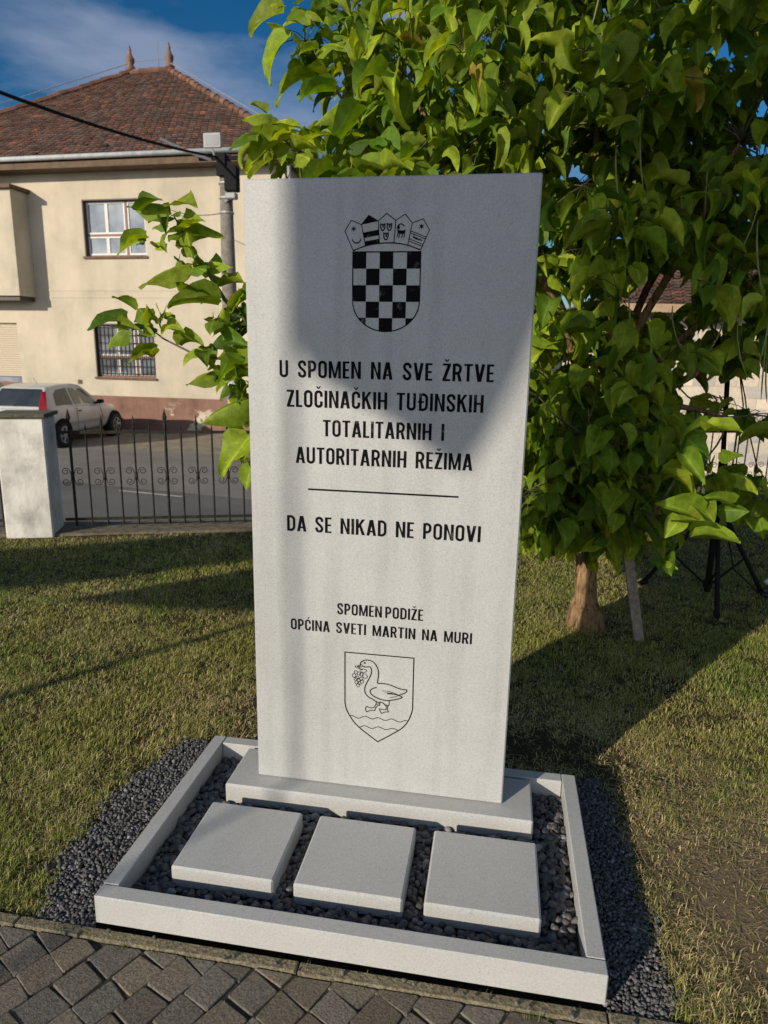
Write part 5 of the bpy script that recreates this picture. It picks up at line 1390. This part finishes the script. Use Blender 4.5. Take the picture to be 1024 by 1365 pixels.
_t(E0, E1, r1, r0); _t(E3, E0, r0, r0)
b.add([E1, E2, r1], [(0, 1, 2)], (.12, .06, .045)); b.add([E2, E3, r0, r1], [(0, 1, 2, 3)], (.12, .06, .045))
b.build('roof', M['tile'], blk, local=True, recalc=False)
M['fascia'] = simple('bare_fascia', (.36, .25, .15), .8, var=.2, scale=8)
b = MB(); b.box(-.53, Lw+.48, -.53, -.50, H-.14, H-.0); b.box(-.56, -.532, -.5, 6.4, H-.14, H-.0); b.build('fascia', M['fascia'], blk, local=True)
# a few dry leaves lying about
M['dryleaf'] = tinted('dry_leaf', .3, 60, .8, 0)
def dry_leaves():
    spots = [(-.62, 1.30, 40, 'curled brown dry leaf on the lawn left of the gravel strip'), (-1.25, 2.05, 300, 'brown dry leaf in the sunlit lawn far left of the slab')]
    for x, y, w, lab in spots:
        b = MB(); L = .045; w = rad(w); vs = []
        for i, (t, h) in enumerate(((0, .0), (.25, .34), (.55, .38), (.8, .22), (1, 0))):
            for c in (-1, 0, 1):
                lx, ly, lz = c*h*L, t*L, abs(c)*h*L*.7+.006+.010*math.sin(t*3)
                vs.append((x+lx*math.cos(w)-ly*math.sin(w), y+lx*math.sin(w)+ly*math.cos(w), -.010+lz))
        b.add(vs, [(i*3+j, i*3+j+1, i*3+j+4, i*3+j+3) for i in range(4) for j in range(2)], (.17, .115, .06))
        tag(b.build('dry_leaf', M['dryleaf'], smooth=True), lab, 'leaf', 'dry leaves on the ground')
dry_leaves()
# verge grass before the block building
def verge():
    n = 9000; x = NR.uniform(.5, 12, n); y = NR.uniform(8.8, 11.8, n)
    lo = 9.7+(x-3)*.16; keep = (y > lo+NR.normal(0, .05, n)) & (y < 11.75+(x-3.55)*.158); x, y = x[keep], y[keep]; n = len(x)
    L = NR.uniform(.05, .16, n); az = NR.uniform(0, 6.28, n); w = NR.uniform(.006, .012, n); ln = np.abs(NR.normal(.5, .3, n))
    V = np.empty((n, 3, 3), dtype=np.float32); px, py = -np.sin(az)*w, np.cos(az)*w
    V[:, 0] = np.c_[x-px, y-py, np.full(n, GZ)]; V[:, 1] = np.c_[x+px, y+py, np.full(n, GZ)]; V[:, 2] = np.c_[x+np.cos(az)*np.sin(ln)*L, y+np.sin(az)*np.sin(ln)*L, GZ+np.cos(ln)*L]
    c = np.array([[.10, .13, .035]])*NR.uniform(.6, 1.5, (n, 1)); c = np.repeat(c[:, None], 3, axis=1).reshape(-1, 3)
    T = (np.arange(n)*3)[:, None]+np.array([[0, 1, 2]])
    return tag(np_mesh('verge_grass', V.reshape(-1, 3), None, T, M['grass'], vcol=c), kind='stuff')
verge()
M['verge'] = simple('verge_turf', (.075, .085, .03), .95, var=.5, scale=6)
sheet('verge', [(.4, 9.35), (14, 11.5), (14, 13.6), (.4, 11.4)], GZ+.007, M['verge'])

# ------------------------------------------------------------------ flagpoles behind the viewer; their flags throw the shade on the slab and lawn
M['polepaint'] = simple('white_flagpole', (.7, .7, .7), .4, var=.05)
def flagmat(name, cols):
    mt, nt, b = newmat(name)
    a = N(nt, 'ShaderNodeAttribute'); a.attribute_name = 'tint'; nt.links.new(a.outputs['Color'], b.inputs['Base Color']); b.inputs['Roughness'].default_value = .8
    return mt
M['flag'] = flagmat('flag_cloth', None)
sdir = sd.normalized()
def flag(shadow, plane, dist, col, label, polex, pr=.016):
    """shadow outline given on the slab face ('y', y0) or on the ground ('z', z0); the cloth hangs dist metres towards the sun"""
    n = Vector((math.sin(rad(SUN_AZ)), math.cos(rad(SUN_AZ)), 0))
    pts = []
    for a, c in shadow:
        P = Vector((a, plane[1], c)) if plane[0] == 'y' else Vector((a, c, plane[1]))
        t = (dist+P.dot(n))/(-(sdir.dot(n))); q = P+sdir*t; pts.append(q)
    cx = sum((p for p in pts), Vector())/len(pts)
    h = Vector((n.y, -n.x, 0))
    b = MB(); k = len(pts); c3 = [cx]+pts
    rings = [cx]; vs = []; rng = random.Random(3)
    for r in (0, .25, .5, .75, 1.0):
        for p in pts:
            q = cx.lerp(p, r); u = (q-cx).dot(h); q = q+n*(.05*math.sin(u*7+q.z*2)); vs.append(q)
    fs = [(r*k+i, r*k+(i+1) % k, (r+1)*k+(i+1) % k, (r+1)*k+i) for r in range(4) for i in range(k)]
    vs2 = [v+n*.002 for v in vs]; o = len(vs)
    t = thing('flagpole', label, 'flagpole', (polex[0], polex[1], -.04), 0, 'flagpoles behind the path')
    b.add(vs, fs, col); b.add(vs2, [tuple(reversed(f)) for f in fs], col); b.build('flag', M['flag'], t, recalc=False, smooth=True)
    top = max(p.z for p in pts)+.25
    p = MB(); p.tube([(polex[0], polex[1], -.1), (polex[0], polex[1], top)], [pr, pr*.85], 10); p.lathe([(.0, 0), (.04, .03), (.04, .06), (.0, .09)], (polex[0], polex[1], top), 10); p.build('pole', M['polepaint'], t, smooth=True)
    return pts
def sunback(P, dist):
    n = Vector((math.sin(rad(SUN_AZ)), math.cos(rad(SUN_AZ)), 0)); t = (dist+P.dot(n))/(-(sdir.dot(n))); return P+sdir*t
q = sunback(Vector((.415, .643, 1.2)), 7.6)
SLABSH = [(.40, 2.6), (.408, 2.2), (.414, 1.95), (.422, 1.75), (.44, 1.635), (.49, 1.56), (.60, 1.49), (.70, 1.44), (.80, 1.375), (.90, 1.305), (.965, 1.275), (1.00, 1.295), (1.06, 1.40), (1.13, 1.56), (1.20, 1.75), (1.38, 2.2), (1.50, 2.8), (1.56, 3.35), (1.35, 3.75), (.95, 3.85), (.55, 3.6), (.42, 3.1)]  # upper outline enlarged so the flag also shades the tree crown
flag(SLABSH, ('y', .6427), 7.6, (.55, .06, .05), 'flagpole with a drooping red flag out of view behind the path', (q.x-.0, q.y))
SH2 = [(-1.70, 2.45), (-.73, 3.35), (.3, 4.4), (1.0, 4.2), (.3, 3.0), (-.40, 2.45), (-1.0, 2.44)]
q = sunback(Vector((-.80, 1.74, 0)), 5.0)
flag(SH2, ('z', -.02), 5.0, (.05, .08, .4), 'flagpole with a blue flag out of view behind the path', (q.x, q.y), .034)
SH1 = [(-4.2, 2.9), (-2.955, 3.37), (-1.129, 4.45), (-.2, 5.0), (.4, 4.75), (-.8, 3.54), (-2.257, 2.478), (-3.3, 1.7)]
q = sunback(Vector((-2.9, 2.0, 0)), 8.4)
flag(SH1, ('z', -.02), 8.4, (.6, .6, .58), 'flagpole with a long white flag out of view behind the path', (q.x, q.y))
